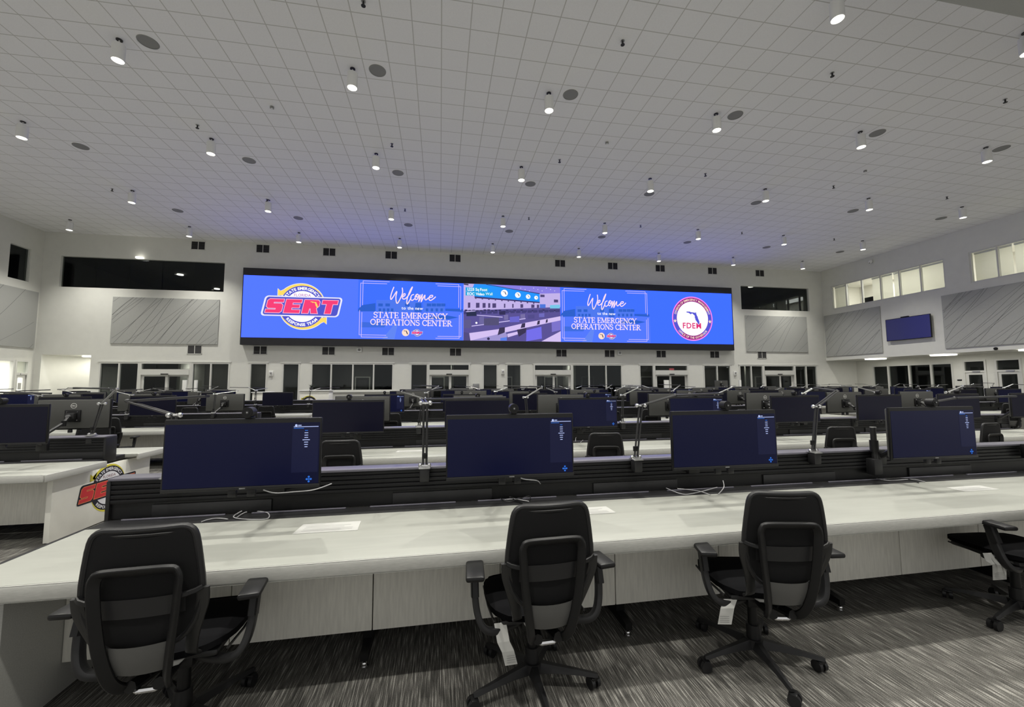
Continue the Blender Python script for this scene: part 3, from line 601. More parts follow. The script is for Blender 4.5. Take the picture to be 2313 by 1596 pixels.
WEL = [[(770, 205), (735, 300), (710, 400), (720, 450), (760, 400), (830, 290), (815, 400), (825, 500), (850, 525), (900, 440), (945, 320), (940, 220)],
       [(945, 400), (990, 375), (1000, 340), (970, 340), (945, 400), (960, 440), (1010, 430), (1080, 350), (1130, 240), (1140, 200), (1095, 280), (1040, 440), (1040, 540), (1075, 500), (1120, 410)],
       [(1170, 350), (1130, 370), (1110, 430), (1140, 470), (1200, 430)], [(1225, 350), (1200, 400), (1215, 455), (1255, 430), (1270, 370), (1240, 345), (1225, 400), (1280, 390)],
       [(1300, 360), (1285, 440), (1275, 490), (1320, 400), (1345, 350), (1335, 430), (1325, 495), (1370, 410), (1400, 365), (1395, 430), (1420, 460), (1470, 420)],
       [(1480, 420), (1550, 400), (1555, 370), (1510, 375), (1480, 430), (1510, 470), (1570, 440), (1615, 400)]]
def glyphs_serif():
    def A(cx, cy, rx, ry, a0, a1, n=12): return [(cx+rx*math.cos(math.radians(a0+(a1-a0)*i/n)), cy+ry*math.sin(math.radians(a0+(a1-a0)*i/n))) for i in range(n+1)]
    T, t = .15, .07; V = lambda x: ([(x, 0), (x, 1)], T); Sf = lambda x, y: ([(x-.13, y), (x+.13, y)], t); d = {}
    d['S'] = (.6, [(A(.3, .75, .22, .22, 20, 270)+A(.3, .27, .24, .25, 90, -160), .12)])
    d['T'] = (.8, [V(.4), ([(.03, .97), (.77, .97)], t), ([(.04, .95), (.04, .78)], t), ([(.76, .95), (.76, .78)], t), Sf(.4, .03)])
    d['A'] = (.82, [([(.1, 0), (.42, 1)], t), ([(.42, 1), (.72, 0)], T), ([(.22, .35), (.6, .35)], t), Sf(.1, .03), Sf(.72, .03)])
    d['E'] = (.68, [V(.17), ([(.06, .97), (.6, .97)], t), ([(.06, .03), (.62, .03)], t), ([(.17, .5), (.48, .5)], t), ([(.6, .95), (.6, .78)], t), ([(.62, .05), (.62, .24)], t), ([(.48, .62), (.48, .38)], t)])
    d['M'] = (1.02, [([(.15, 0), (.15, 1)], t), ([(.17, .97), (.5, .1)], T), ([(.5, .1), (.83, .97)], t), V(.86), Sf(.15, .03), Sf(.86, .03), Sf(.12, .97), Sf(.9, .97)])
    d['R'] = (.76, [V(.17), (A(.3, .74, .28, .23, 90, -90), .11), ([(.1, .97), (.3, .97)], t), ([(.17, .51), (.32, .51)], t), ([(.36, .5), (.66, .03)], .13), Sf(.17, .03), Sf(.7, .03)])
    d['P'] = (.66, [V(.17), (A(.3, .72, .28, .25, 90, -90), .11), ([(.08, .97), (.3, .97)], t), ([(.17, .47), (.32, .47)], t), Sf(.17, .03)])
    d['G'] = (.82, [(A(.44, .5, .34, .47, 40, 320, 16), .12), ([(.7, .2), (.7, .45)], T), Sf(.68, .45), ([(.72, .95), (.72, .72)], t)])
    d['C'] = (.74, [(A(.42, .5, .34, .47, 40, 320, 16), .12), ([(.7, .95), (.7, .72)], t)])
    d['O'] = (.86, [(A(.43, .5, .34, .46, 0, 360, 20), .12)])
    d['N'] = (.86, [([(.14, 0), (.14, 1)], t), ([(.14, .97), (.72, .05)], T), ([(.72, 0), (.72, 1)], t), Sf(.14, .03), Sf(.1, .97), Sf(.72, .97)])
    d['Y'] = (.76, [([(.08, 1), (.38, .48)], T), ([(.38, .48), (.68, 1)], t), ([(.38, 0), (.38, .5)], T), Sf(.38, .03), Sf(.1, .97), Sf(.68, .97)])
    d['I'] = (.36, [V(.18), Sf(.18, .03), Sf(.18, .97)])
    return d
SG = glyphs_serif()
def serif(F_, t, u0, u1, v, h, m, l):
    w = sum(SG[c][0] if c != ' ' else .35 for c in t); k = (u1-u0)/w; x = u0
    for c in t:
        if c == ' ': x += .35*k; continue
        for pts, wd_ in SG[c][1]: F_.stroke([(x+a*k, v+y*h) for a, y in pts], wd_*h*1.2, m, l, sq=len(pts) == 2 and False)
        x += SG[c][0]*k
def wel(i):
    u0, u1 = S_[i], S_[i+1]; w, h = u1-u0, Z1-Z0
    def P(x, y): s = (x-75)/2125; top, bot = 45+85*s, 1238+27*s; return (u0+s*w, Z0+(bot-y)/(bot-top)*h)
    F_ = Flat(pf); F_.rect(u0, u1, Z0, Z1, E['blue2'])
    hz = lambda pts, m, l=1: F_.poly([P(*p) for p in pts], m, l)
    hz([(75, 690), (2200, 690), (2200, 1262), (75, 1238)], E['blue3']); hz([(80, 640), (160, 560), (420, 520), (420, 690), (80, 690)], E['blue4']); hz([(430, 460), (760, 460), (1320, 500), (1320, 700), (430, 700)], emis('building_pale', (80, 122, 240)), 2)
    hz([(1370, 510), (1810, 520), (1810, 700), (1370, 700)], emis('building_pale', (80, 122, 240)), 2); hz([(1210, 520), (1330, 520), (1340, 700), (1190, 700)], E['blue4'], 3); hz([(1820, 630), (2190, 640), (2190, 700), (1820, 680)], E['blue4'], 2)
    for a in (470, 610, 1000, 1440, 1540, 1640, 1735): hz([(a, 530), (a+90, 532), (a+90, 590), (a, 588)], E['blue4'], 3)
    for a in (480, 560, 640, 720, 1420, 1520, 1620, 1720): hz([(a, 630), (a+50, 630), (a+50, 690), (a, 690)], E['blue4'], 3)
    hz([(1500, 790), (1870, 770), (2100, 810), (1880, 850), (1500, 830)], E['blue4'], 2); hz([(140, 900), (640, 920), (600, 1010), (140, 1010)], emis('lot_shade', (66, 110, 225)), 2); hz([(560, 1240), (800, 940), (860, 940), (800, 1245)], emis('lot_line', (100, 136, 245)), 2)
    LW_ = .028; lc = emis('thin_lilac', (215, 195, 255))
    for q in ([(120, 600), (120, 120), (630, 135)], [(165, 560), (165, 75), (680, 95)], [(1620, 135), (2100, 155), (2100, 610)], [(1660, 178), (2140, 195), (2140, 660)],
              [(112, 670), (112, 1155), (630, 1165)], [(155, 710), (155, 1200), (660, 1205)], [(1670, 1185), (2150, 1190), (2150, 730)], [(1630, 1222), (2112, 1225), (2112, 765)]):
        F_.stroke([P(*p) for p in q], LW_, lc, 4)
    for st in WEL: F_.stroke([P(x, y) for x, y in cat(st)], .055, emis('script_white', (255, 225, 235)), 5, sq=False)
    c = P(1150, 655); F_.text('to the new', c[0], c[1], .24, E['white'], 5, off=.012, sp=.03)
    a, b_ = P(380, 812), P(1865, 845); serif(F_, 'STATE EMERGENCY', a[0], b_[0], P(1120, 830)[1], .315, emis('serif_white', (255, 228, 240)), 5)
    a, b_ = P(318, 950), P(1960, 985); serif(F_, 'OPERATIONS CENTER', a[0], b_[0], P(1120, 970)[1], .315, emis('serif_white', (255, 228, 240)), 5)
    c = P(1020, 1110); F_.disc(*c, .20, E['cream'], 4, 28); florida(F_, c[0], c[1], .24, emis('mini_dark', (60, 50, 70)), 5)
    c = P(1250, 1115); sert(F_, c[0], c[1], .20, K1, 4, detail=False); F_.b.build('welcome_panel', vw, smooth=False)
wel(1); wel(3)
# photo of the hall shown in the middle of the video wall
u0, u1 = S_[2], S_[3]; w_, h_ = u1-u0, Z1-Z0; F_ = Flat(pf)
def P3(x, y): s = (x-68)/2117; top, bot = 48+82*s, 1283+27*s; return (u0+s*w_, Z0+min(1, max(0, (bot-y)/(bot-top)))*h_)
e3 = lambda n, c: emis('hall_'+n, c)
def q3(pts, m, l=1): F_.poly([P3(*p) for p in pts], m, l)
F_.rect(u0, u1, Z0, Z1, e3('base', (196, 180, 235)))
q3([(620, 60), (2185, 130), (2185, 260), (1720, 270)], e3('ceil', (138, 128, 228))); q3([(290, 60), (620, 60), (1720, 275), (1720, 450), (300, 330), (240, 200)], e3('band', (40, 150, 255)), 2); q3([(560, 62), (1720, 262), (1720, 280), (540, 75)], e3('dark', (60, 56, 110)), 3)
q3([(70, 640), (2185, 560), (2185, 1312), (70, 1285)], e3('floor', (92, 84, 150))); q3([(70, 50), (170, 60), (170, 90), (70, 75)], e3('dark2', (60, 60, 80)), 2)
q3([(300, 330), (1720, 450), (1720, 475), (300, 365)], e3('dark', (60, 56, 110)), 3)
for x, y, r in ((940, 260, 75), (1235, 300, 62), (1462, 335, 50), (1640, 358, 42)):
    c = P3(x, y); F_.disc(*c, r/2117*w_, E['white'], 4, 28); florida(F_, c[0], c[1], r/2117*w_*1.1, e3('dark2', (60, 60, 80)), 5)
q3([(110, 130), (590, 150), (600, 225), (110, 215)], e3('cyan', (40, 170, 225)), 4); q3([(110, 220), (690, 240), (700, 318), (110, 310)], e3('cyan', (40, 170, 225)), 4)
c = P3(150, 200); F_.text('1,225 Sq Foot', c[0], c[1], .215, E['white'], 5, off=.02, sp=.0, center=False); c = P3(145, 298); F_.text('EOC Video', c[0], c[1], .215, E['white'], 5, off=.02, sp=.0, center=False); c = P3(535, 300); F_.text('Wall', c[0], c[1], .215, E['white'], 5, off=.0, center=False)
for x, w2, c in ((330, 75, 0), (470, 65, 0), (590, 45, 0), (680, 80, 0), (930, 30, 0), (1110, 30, 0), (1290, 60, 0), (1530, 70, 0), (1655, 50, 0), (160, 50, 0)): q3([(x, 460+x*.03), (x+w2, 460+x*.03), (x+w2, 575), (x, 580)], e3('win', (82, 72, 120)), 3)
for x in (1735, 2040): q3([(x, 290+(x-1735)*.35), (x+95, 295+(x-1735)*.35), (x+95, 345+(x-1735)*.38), (x, 345+(x-1735)*.38)], e3('win', (82, 72, 120)), 3)
q3([(1950, 520), (2175, 510), (2175, 590), (1950, 590)], e3('teal', (120, 200, 235)), 3); q3([(1720, 500), (1850, 500), (1850, 580), (1720, 580)], e3('blue', (80, 120, 220)), 3)
for k in range(9): c = P3(1300+k*95, 150+(k % 3)*30); F_.disc(*c, .02, E['white'], 4, 8)
for a in range(10): q3([(310+a*140, 345+a*12), (340+a*140, 347+a*12), (340+a*140, 385+a*12), (310+a*140, 382+a*12)], e3('win', (82, 72, 120)), 4)
rn = random.Random(3)
for k in range(26): x = 90+k*80; y = 610+rn.random()*30; q3([(x, y), (x+60, y), (x+60, y+30), (x, y+28)], e3('dk', (56, 52, 92)), 3)
for k in range(17): x = 70+k*125; y = 660-k*3; q3([(x, y), (x+100, y), (x+95, y+55), (x, y+60)], e3('dk2', (70, 66, 120)), 4)
for pts in (((120, 655), (300, 640), (320, 655), (130, 672)), ((350, 730), (900, 770), (900, 790), (350, 745)), ((240, 965), (500, 930), (830, 880), (1400, 800), (1400, 820), (830, 900), (240, 985))): q3(pts, e3('strip', (200, 188, 240)), 5)
for x, y, w2, h2, c in ((500, 800, 320, 160, (86, 82, 120)), (1055, 770, 210, 120, (108, 104, 205)), (1450, 730, 150, 85, (84, 78, 140)), (1700, 700, 120, 80, (112, 108, 190)), (75, 840, 150, 180, (96, 92, 140)), (930, 730, 90, 110, (120, 112, 165)), (400, 770, 100, 160, (110, 104, 160)), (1290, 715, 100, 90, (120, 112, 165)), (130, 670, 210, 90, (46, 52, 80)), (830, 655, 130, 75, (54, 50, 90))):
    q3([(x, y+w2*.03), (x+w2, y-w2*.05), (x+w2, y+h2-w2*.02), (x, y+h2)], e3('mon%d' % x, c), 6)
q3([(190, 1125), (800, 1040), (1400, 900), (2185, 760), (2185, 850), (1400, 1010), (960, 1110), (215, 1285)], e3('desk', (214, 194, 244)), 6); q3([(215, 1285), (960, 1110), (1000, 1160), (980, 1285)], e3('front', (160, 150, 210)), 6); q3([(70, 1100), (190, 1125), (215, 1285), (70, 1283)], e3('dkf', (84, 78, 130)), 6)
for pts in (((830, 1010), (950, 995), (945, 1110), (790, 1170)), ((1320, 920), (1395, 905), (1385, 1000), (1290, 1015)), ((1670, 860), (1720, 850), (1710, 930), (1650, 945)), ((1860, 830), (1895, 822), (1890, 890), (1845, 905)), ((1210, 1050), (1420, 1010), (1400, 1110), (1250, 1200))): q3(pts, e3('chair', (62, 56, 86)), 7)
q3([(1420, 1060), (1750, 985), (1760, 1240), (1410, 1300)], e3('bigmon', (118, 112, 235)), 8); q3([(1980, 890), (2180, 850), (2180, 1060), (1985, 1100)], e3('bigmon2', (126, 116, 205)), 8)
q3([(1750, 1300), (2185, 1080), (2185, 1311)], e3('desk', (214, 194, 244)), 7); q3([(1000, 1140), (1220, 1090), (1230, 1150), (1010, 1215)], e3('desk', (214, 194, 244)), 7)
q3([(850, 1230), (990, 1210), (990, 1285), (850, 1283)], e3('bl', (90, 130, 235)), 8); c = P3(595, 1245); F_.disc(*c, .08, e3('dk', (56, 52, 92)), 8, 16); c = P3(340, 905); F_.disc(*c, .06, E['white'], 8, 14)
F_.b.build('hall_picture', vw, smooth=False)
# ------------------------------------------------------------------ consoles
def console(label, x0, x1, yf, double, loc_y=0, legs=None, detail=True, depth=.74, inset=0, ep=(.10, .10), rd=.74):
    """long desk with slat wall; yf = front edge, slat wall face at yf+.91"""
    r = thing('console_desk', label, 'desk', (0, 0, 0)); ys = yf+.91; ye = ys+(.12 if not double else .16)
    def worktop(ya, yb, front):
        b = MB(); b.rbox(x0, x1, ya, yb, .70, .74, M['desk'], .006); fy = ya if front < 0 else yb
        b.rbox(x0-.001, x1+.001, fy-.012 if front < 0 else fy-.001, fy+.001 if front < 0 else fy+.012, .668, .738, M['edge'], .010)
        for xe in (x0, x1): b.rbox(xe-.012, xe+.012, ya, yb, .668, .7365 if double else .7415, M['edge'] if double else M['blk2'], .003)
        return b.build('worktop', r)
    worktop(yf, yf+depth, -1)
    sx0, sx1 = x0+inset, x1-inset
    def back(s, yb, sx):
        x0, x1 = sx0, sx1
        f = lambda a, c: (min(yb+s*a, yb+s*c), max(yb+s*a, yb+s*c))
        b = MB(); y0, y1 = f(-.17, 0); b.rbox(x0+.0, x1-.0, y0, y1, .69, .738, M['blk2'], .004)
        xx = x0+.1
        while xx < x1-.2:
            e = min(xx+.60, x1-.05); y0, y1 = f(-.035, -.022); b.rbox(xx, e, y0, y1, .738, .748, M['cap'], .003); xx += .76
        b.build('cable_trough', r)
        b = MB(); y0, y1 = f(.012, .03); b.box(x0, x1, y0, y1, .738, .985, M['blk'])
        for k in range(5):
            y0, y1 = f(-.004, .012); z = .838+k*.031; b.rbox(x0, x1, y0, y1, z, z+.025, M['slat'], .003)
        xx = x0+.25
        while xx < x1: y0, y1 = f(-.002, .012); b.rbox(xx, min(xx+.72, x1), y0, y1, .74, .822, M['blk2'], .003); xx += 1.52
        b.build('slat_wall', r)
    back(1, ys, 1)
    b = MB(); b.rbox(sx0-.004, sx1+.004, ys-.012, ye+.012 if not double else ye+.012, .985, 1.002, M['cap'], .004); b.build('top_cap', r)
    for xe, nm in ((sx0, 0), (sx1, 1)):
        b = MB(); b.rbox(xe-.012, xe+.012, ys-.008, ye+.008, .69, .984, M['blk2'], .004); b.build('end_cap', r)
    yend = ye+.17+rd if double else ye
    if double:
        worktop(ye+.17, yend, 1); back(-1, ye, 1)
    else:
        b = MB(); b.rbox(x0+.02, x1-.02, ye-.035, ye-.005, .02, .984, M['wpan'], .003); b.build('rear_panel', r)
    xi0, xi1 = x0+.17, x1-.17
    for s, yp in ((1, yf+.42),)+(((-1, yend-.42),) if double else ()):
        if detail and s == 1:
            n = round((xi1-xi0)/.76); e = [xi0+(xi1-xi0)*k/n for k in range(n+1)]
            if legs: e = [xi0]+[-1.14+.76*k for k in range(30) if xi0+.3 < -1.14+.76*k < xi1-.3]+[xi1]
            for a, c in zip(e, e[1:]):
                b = MB(); b.rbox(a+.003, c-.003, yp, yp+.02, .165, .668, M['pan'], .002); b.build('modesty_panel', r)
        else:
            b = MB(); b.rbox(xi0, xi1, yp, yp+.02, .165, .668, M['pan'], .002); b.build('modesty_panel', r)
    for xe, sg in ((xi0, -1), (xi1, 1)):
        b = MB(); a, c = (xe-.05, xe) if sg < 0 else (xe, xe+.05)
        b.rbox(a, c, yf+ep[0], (yend-ep[1]), .01, .668 if double else .668, M['wpan'] if (sg > 0 or double) else M['edge'], .003)  # left panel of the nearest desk takes a darker grey, painting in its shading
        b.build('end_panel', r)
    if legs:
        for x in legs:
            g = MB(); g.rbox(x-.03, x+.03, yf+.46, yf+.56, .10, .67, M['blk'], .004); y0 = yf+.34
            g.add([(x-.022, y0, .045), (x+.022, y0, .045), (x+.022, y0, .085), (x-.022, y0, .085), (x-.03, yf+.85, .05), (x+.03, yf+.85, .05), (x+.03, yf+.85, .15), (x-.03, yf+.85, .15)], [(0, 1, 2, 3), (4, 5, 6, 7), (0, 1, 5, 4), (3, 2, 6, 7), (0, 3, 7, 4), (1, 2, 6, 5)], M['blk'])
            lg = g.build('leg', r); g = MB(); g.cyl((x, y0+.02, 0), (x, y0+.02, .012), .022, M['chrome']); g.cyl((x, y0+.02, .012), (x, y0+.02, .06), .008, M['chrome']); g.ball((x, y0+.02, .022), .017, M['chrome'], 10); g.build('glide', lg)
    else:
        x = x0+.9
        while x < x1-.5:
            for y0 in ((yf+.34, yf+.85),)+(((ye+.06, yend-.34),) if double else ()):
                g = MB(); g.rbox(x-.03, x+.03, y0[0], y0[1], .0, .08, M['blk'], .004); g.rbox(x-.03, x+.03, (y0[0]+y0[1])/2, (y0[0]+y0[1])/2+.08, .08, .67, M['blk'], .004); g.build('leg', r)
            x += 3.2
    return r
console('long pale console desk nearest the camera with a black slatted back', -2.10, 10.5, 2.18, False, legs=[-.41, 1.19, 2.79, 4.39, 5.99, 7.59, 9.19])
NUM = ['', 'one', 'two', 'three', 'four', 'five']
ROWS = {}
BK = {'centre': (-2.1, 10.5), 'left': (-15.6, -3.78), 'right': (12.1, 23.6)}
for bank, ys_ in (('centre', (5.03, 8.85, 12.75, 16.6)), ('left', (4.75, 8.85, 12.75, 16.6)), ('right', (8.85, 12.75, 16.6))):
    for k, y in enumerate(ys_):
        a, c = BK[bank]; row = k+2+(1 if bank == 'right' else 0); ROWS[(bank, row)] = y
        console('double sided pale console desk, row %s of the %s bank' % (NUM[row], bank), a, c, y, True, detail=(row <= 2), **(dict(inset=.14, ep=(.25, .14), rd=.57) if bank == 'left' else {}))
# emblem printed on the aisle end panel of the near left console
r = [o for o in C.objects if o.get('label', '') == 'double sided pale console desk, row two of the left bank'][0]
D_ = dict(yellow=mat('print_yellow', (222, 210, 70), .5), navy=mat('print_navy', (24, 22, 38), .5), white=mat('print_white', (225, 225, 230), .5), red=mat('print_red', (205, 50, 55), .5), outl=mat('print_orange', (220, 130, 80), .5), halo=None, purple=mat('print_brown', (120, 70, 75), .5))
xp = -3.78-.17+.05+.001
F_ = Flat(lambda u, v, l: (xp+.0004*l, u, v)); sert(F_, 5.73, .389, .29, D_, 1); F_.b.build('response_team_emblem', r, smooth=False)
# ------------------------------------------------------------------ monitors, webcams, lamps
def pxof(x, y, z): d = Vector((x, y, z-CZ)); return W/2+F*d.dot(RT)/d.dot(FW)
def clear_spot(x, y, row): return not (row >= 4 and any(a < pxof(x, y, 1.2) < c for a, c in ((548, 625), (655, 765))))
def monitor_proto(kind):
    r = thing('monitor', kind, 'monitor', (0, 0, 0)); w, h = .415, .2025
    b = MB(); b.rbox(-w, w, -.012, .012, -h, h, M['blk'], .006); b.rbox(-w+.012, w-.012, .010, .034, -h+.02, h-.01, M['mback'], .008); b.build('case', r)
    b = MB(); sm = {'text': M['son'], 'blue': M['sblue'], 'off': M['soff']}[kind]
    b.box(-w+.009, w-.009, -.0135, -.0125, -h+.022, h-.028, sm)
    if kind == 'text':
        y = -.0142; u = lambda x0, x1, z0, z1, m, yy=-.0150: b.poly([(x0, yy, z0), (x1, yy, z0), (x1, yy, z1), (x0, yy, z1)], m)
        u(.255, .400, -.115, h-.045, M['uip'], -.0142)
        u(.262, .398, .148, .1515, M['ui']); u(.262, .318, .1395, .1425, M['uib'])
        b.poly([(.275+.007*math.cos(a*PI/6), -.0152, .158+.007*math.sin(a*PI/6)) for a in range(12)], M['ui']); u(.285, .304, .156, .1605, M['ui'])
        for k, w2 in enumerate((.008, .010, .010, .010, .020, .011, .010, .008)): u(.332-w2, .332+w2, .125-k*.0135, .129-k*.0135, M['ui'] if k else M['uib'])
        for a in range(4):
            cx, cz = .353+.011*math.cos(a*PI/2), -.155+.013*math.sin(a*PI/2); b.poly([(cx+.0062*math.cos(t*PI/4), -.0152, cz+.0062*math.sin(t*PI/4)) for t in range(8)], M['uib'])
        b.poly([(.353+.005*math.cos(t*PI/4), -.0154, -.155+.005*math.sin(t*PI/4)) for t in range(8)], M['uib'])
    b.build('screen', r, smooth=False)
    b = MB(); b.rbox(-w+.002, w-.002, -.018, -.012, -h+.002, -h+.020, M['blk2'], .002); b.rbox(-.016, .016, -.0188, -.018, -h+.007, -h+.013, M['steel'], .0005); b.build('bottom_bezel', r)
    b = MB(); F2 = Flat(lambda u, v, l: (-u, .0345+.0006*l, v)); F2.arc(0, .115, .030, .035, 0, 2*PI, M['white'], 1, 28); F2.text('DELL', 0, .108, .022, M['white'], 1, off=.02, sp=.02); F2.b.build('brand_mark', r, smooth=False)
    b = MB(); b.rbox(-.09, .09, .034, .05, -.10, .06, M['blk'], .006)
    for sx in (-.06, .06):
        for sz in (-.075, .035): b.cyl((sx, .05, sz), (sx, .058, sz), .008, M['chrome'], n=8)
    b.rbox(-.05, .05, .05, .10, -.06, .02, M['blk2'], .01); b.tube([(0, .09, -.02), (-.02, .2, -.10), (.03, .34, -.20), (.03, .44, -.27)], .02, M['blk2'], 8); b.rbox(-.02, .08, .41, .455, -.33, -.2, M['blk'], .008)
    b.cyl((-.02, .2, -.14), (-.02, .2, -.07), .026, M['blk'], n=12); b.cyl((0, .08, -.02), (0, .13, -.02), .022, M['steel'], n=10)
    for sx in (-.06, .04): b.rbox(sx-.022, sx+.022, -.004, .02, -h-.04, -h, M['blk2'], .004)
    b.build('mount_arm', r); return r
MP = {k: monitor_proto(k) for k in ('text', 'blue', 'off')}; MT = {k: tree(o) for k, o in MP.items()}; used = set()
def put(protos, trees, k, loc, rz, label, group=None, skip=()):
    if k not in used and not skip: o = protos[k]; used.add(k); o.location = loc; o.rotation_euler = (0, 0, rz); o['label'] = label
    else: o = dup(trees[k], loc, rz, label, skip=skip)
    if group: o['group'] = group
    return o
def webcam_proto():
    r = thing('webcam', 'x', 'webcam'); b = MB(); b.cyl((0, -.028, .036), (0, .028, .036), .030, M['blk2'], n=20); b.cyl((0, -.031, .036), (0, -.028, .036), .026, M['blk'], n=20); b.build('barrel', r)
    b = MB(); b.cyl((0, -.034, .036), (0, -.031, .036), .012, M['blk2'], n=14); b.cyl((0, -.0345, .036), (0, -.034, .036), .005, M['steel'], n=8); b.build('lens', r); b = MB(); b.rbox(-.018, .018, -.018, .038, 0, .010, M['blk'], .003); b.build('clip', r); return r
WP = {'w': webcam_proto()}; WT = {'w': tree(WP['w'])}
MZ = 1.205
row1 = [(-1.108, 'text', 'leftmost'), (.455, 'text', 'second from left'), (1.995, 'text', 'third from left'), (3.83, 'text', 'fourth from left'), (5.55, 'off', 'fifth from left'), (7.1, 'off', 'sixth from left')]
for x, k, w in row1:
    put(MP, MT, k, (x, 2.615, MZ), 0, 'wide monitor over the nearest desk, %s, facing the camera' % w, 'monitors of the nearest desk')
    put(WP, WT, 'w', (x+.015, 2.615, MZ+.2025), 0, 'round black webcam on the %s monitor over the nearest desk' % w, 'webcams on the monitors')
def lamp_proto(i, geo):
    p1, p2, p3, wide = geo; r = thing('task_lamp', 'x', 'lamp'); p0 = Vector((0, 0, 0)); p1, p2, p3 = Vector(p1), Vector(p2), Vector(p3)
    b = MB(); b.rbox(-.035, .035, -.045, .03, -.10, -.005, M['blk2'], .012); b.rbox(-.04, .04, -.05, .04, -.006, .004, M['steel'], .003); b.build('clamp', r)
    b = MB(); b.cyl((-.035, 0, .012), (.035, 0, .012), .009, M['chrome'], n=10); b.ball((-.032, 0, .014), .015, M['chrome']); b.ball((.032, 0, .014), .015, M['chrome']); b.build('base_joint', r)
    b = MB(); b.tube([p0+Vector((-.012, 0, .01)), p1+Vector((-.012, 0, 0))], .008, M['lamp'], 8); b.tube([p0+Vector((.012, 0, .01)), p1+Vector((.012, 0, 0))], .008, M['lamp'], 8); b.rbox(-.02, .02, -.008, .008, .06, .10, M['blk'], .003, T=Matrix.Translation(p1*0)); b.build('lower_post', r)
    b = MB(); b.ball(p1+Vector((-.034, 0, 0)), .017, M['chrome']); b.ball(p1+Vector((.034, 0, 0)), .017, M['chrome']); b.cyl(p1+Vector((-.034, 0, 0)), p1+Vector((.034, 0, 0)), .009, M['chrome'], n=10); b.build('elbow_joint', r)
    d = (p2-p1).normalized(); sd = d.cross(Vector((0, 0, 1))); sd = sd.normalized() if sd.length > .1 else Vector((1, 0, 0))
    b = MB(); b.tube([p1+sd*.012, p2+sd*.012], .0075, M['lamp'] if wide else M['steel'], 8); b.tube([p1-sd*.012, p2-sd*.012], .0075, M['lamp'] if wide else M['steel'], 8); b.build('upper_arm', r)
    d = (p3-p2).normalized(); b = MB(); b.ball(p2, .016, M['chrome'] if not wide else M['lamp']); b.tube([p2, p2+d*.05, p3], .001, M['lamp'], 8, sq=(.009, .024, (0, 0, 1))); b.build('lamp_head', r); return r
GEO = [((.04, 0, .42), (.30, .10, .49), (.86, .16, .50), 0), ((-.03, 0, .40), (.24, .08, .55), (-.34, .12, .57), 0), ((.02, 0, .41), (.36, .20, .47), (-.20, .25, .49), 0), ((.0, 0, .43), (-.26, .12, .52), (-.80, .16, .53), 0), ((.05, 0, .40), (-.22, -.16, .50), (.36, -.20, .52), 0), ((.02, 0, .42), (.22, -.1, .53), (.74, -.05, .51), 0)]
def v_(a): return tuple(round(x, 3) for x in a)
near = [((-1.73, 2.98), (.0, 0, .40), (-.42, .22, .488), (.13, .12, .52), 'left of the leftmost near monitor'),
        ((-.105, 3.02), (.0, 0, .46), (-.03, .30, .475), (.64, .28, .485), 'between the first and second near monitors'),
        ((1.535, 3.02), (.055, 0, .42), (.42, .10, .495), (.92, .18, .505), 'between the second and third near monitors'),
        ((3.18, 3.02), (.06, 0, .39), (.62, .30, .515), (.86, .75, .54), 'between the third and fourth near monitors'),
        ((4.42, 3.02), (.05, 0, .41), (.42, .05, .445), (1.0, -.04, .46), 'right of the fourth near monitor')]
for k, (p, a, b_, c, lab) in enumerate(near):
    o = lamp_proto(k, (a, b_, c, 1)); o.location = (p[0], 3.09-.038, 1.005); o['label'] = 'folding task lamp on the near slat wall, %s' % lab; o['group'] = 'task lamps on the slat walls'
o = lamp_proto(9, ((.08, .0, .375), (.21, .02, .55), (-.26, .06, .565), 0)); o.location = (-4.09, 5.70, 1.012); o['label'] = 'folding task lamp standing at the aisle end of the near left console'; o['group'] = 'task lamps on the slat walls'
b = MB(); b.cyl((0, 0, -.24), (0, 0, .17), .022, M['blk2'], n=14); b.cyl((0, 0, -.04), (0, 0, .06), .032, M['blk'], n=14); b.cyl((0, 0, .17), (0, 0, .178), .024, M['steel'], n=14); b.rbox(-.045, .045, -.03, .05, -.24, -.10, M['blk2'], .01)
p = onY(1990, 1000, 2.98); tag(b.build('monitor_post', loc=(p.x, 3.04, 1.03)), 'black round monitor post standing at the left edge of the fourth near monitor', 'post')
LP = {}; LT = {}
for k, g in enumerate(GEO): LP[k] = lamp_proto(k, g); LT[k] = tree(LP[k])
rn = random.Random(11)
kinds2 = ['off', 'off', 'text', 'text', 'off', 'off', 'off', 'off']
cx2 = [-1.09, .475, 1.96, 3.57, 5.19, 6.70, 8.25, 9.75]
BACK2 = [onY(883, 900, 6.72).x-.42, .62, onY(1212, 900, 6.72).x+.42, onY(1460, 900, 6.72).x+.42, onY(1725, 900, 6.72).x, onY(1905, 900, 6.72).x, onY(2068, 900, 6.72).x, 99]
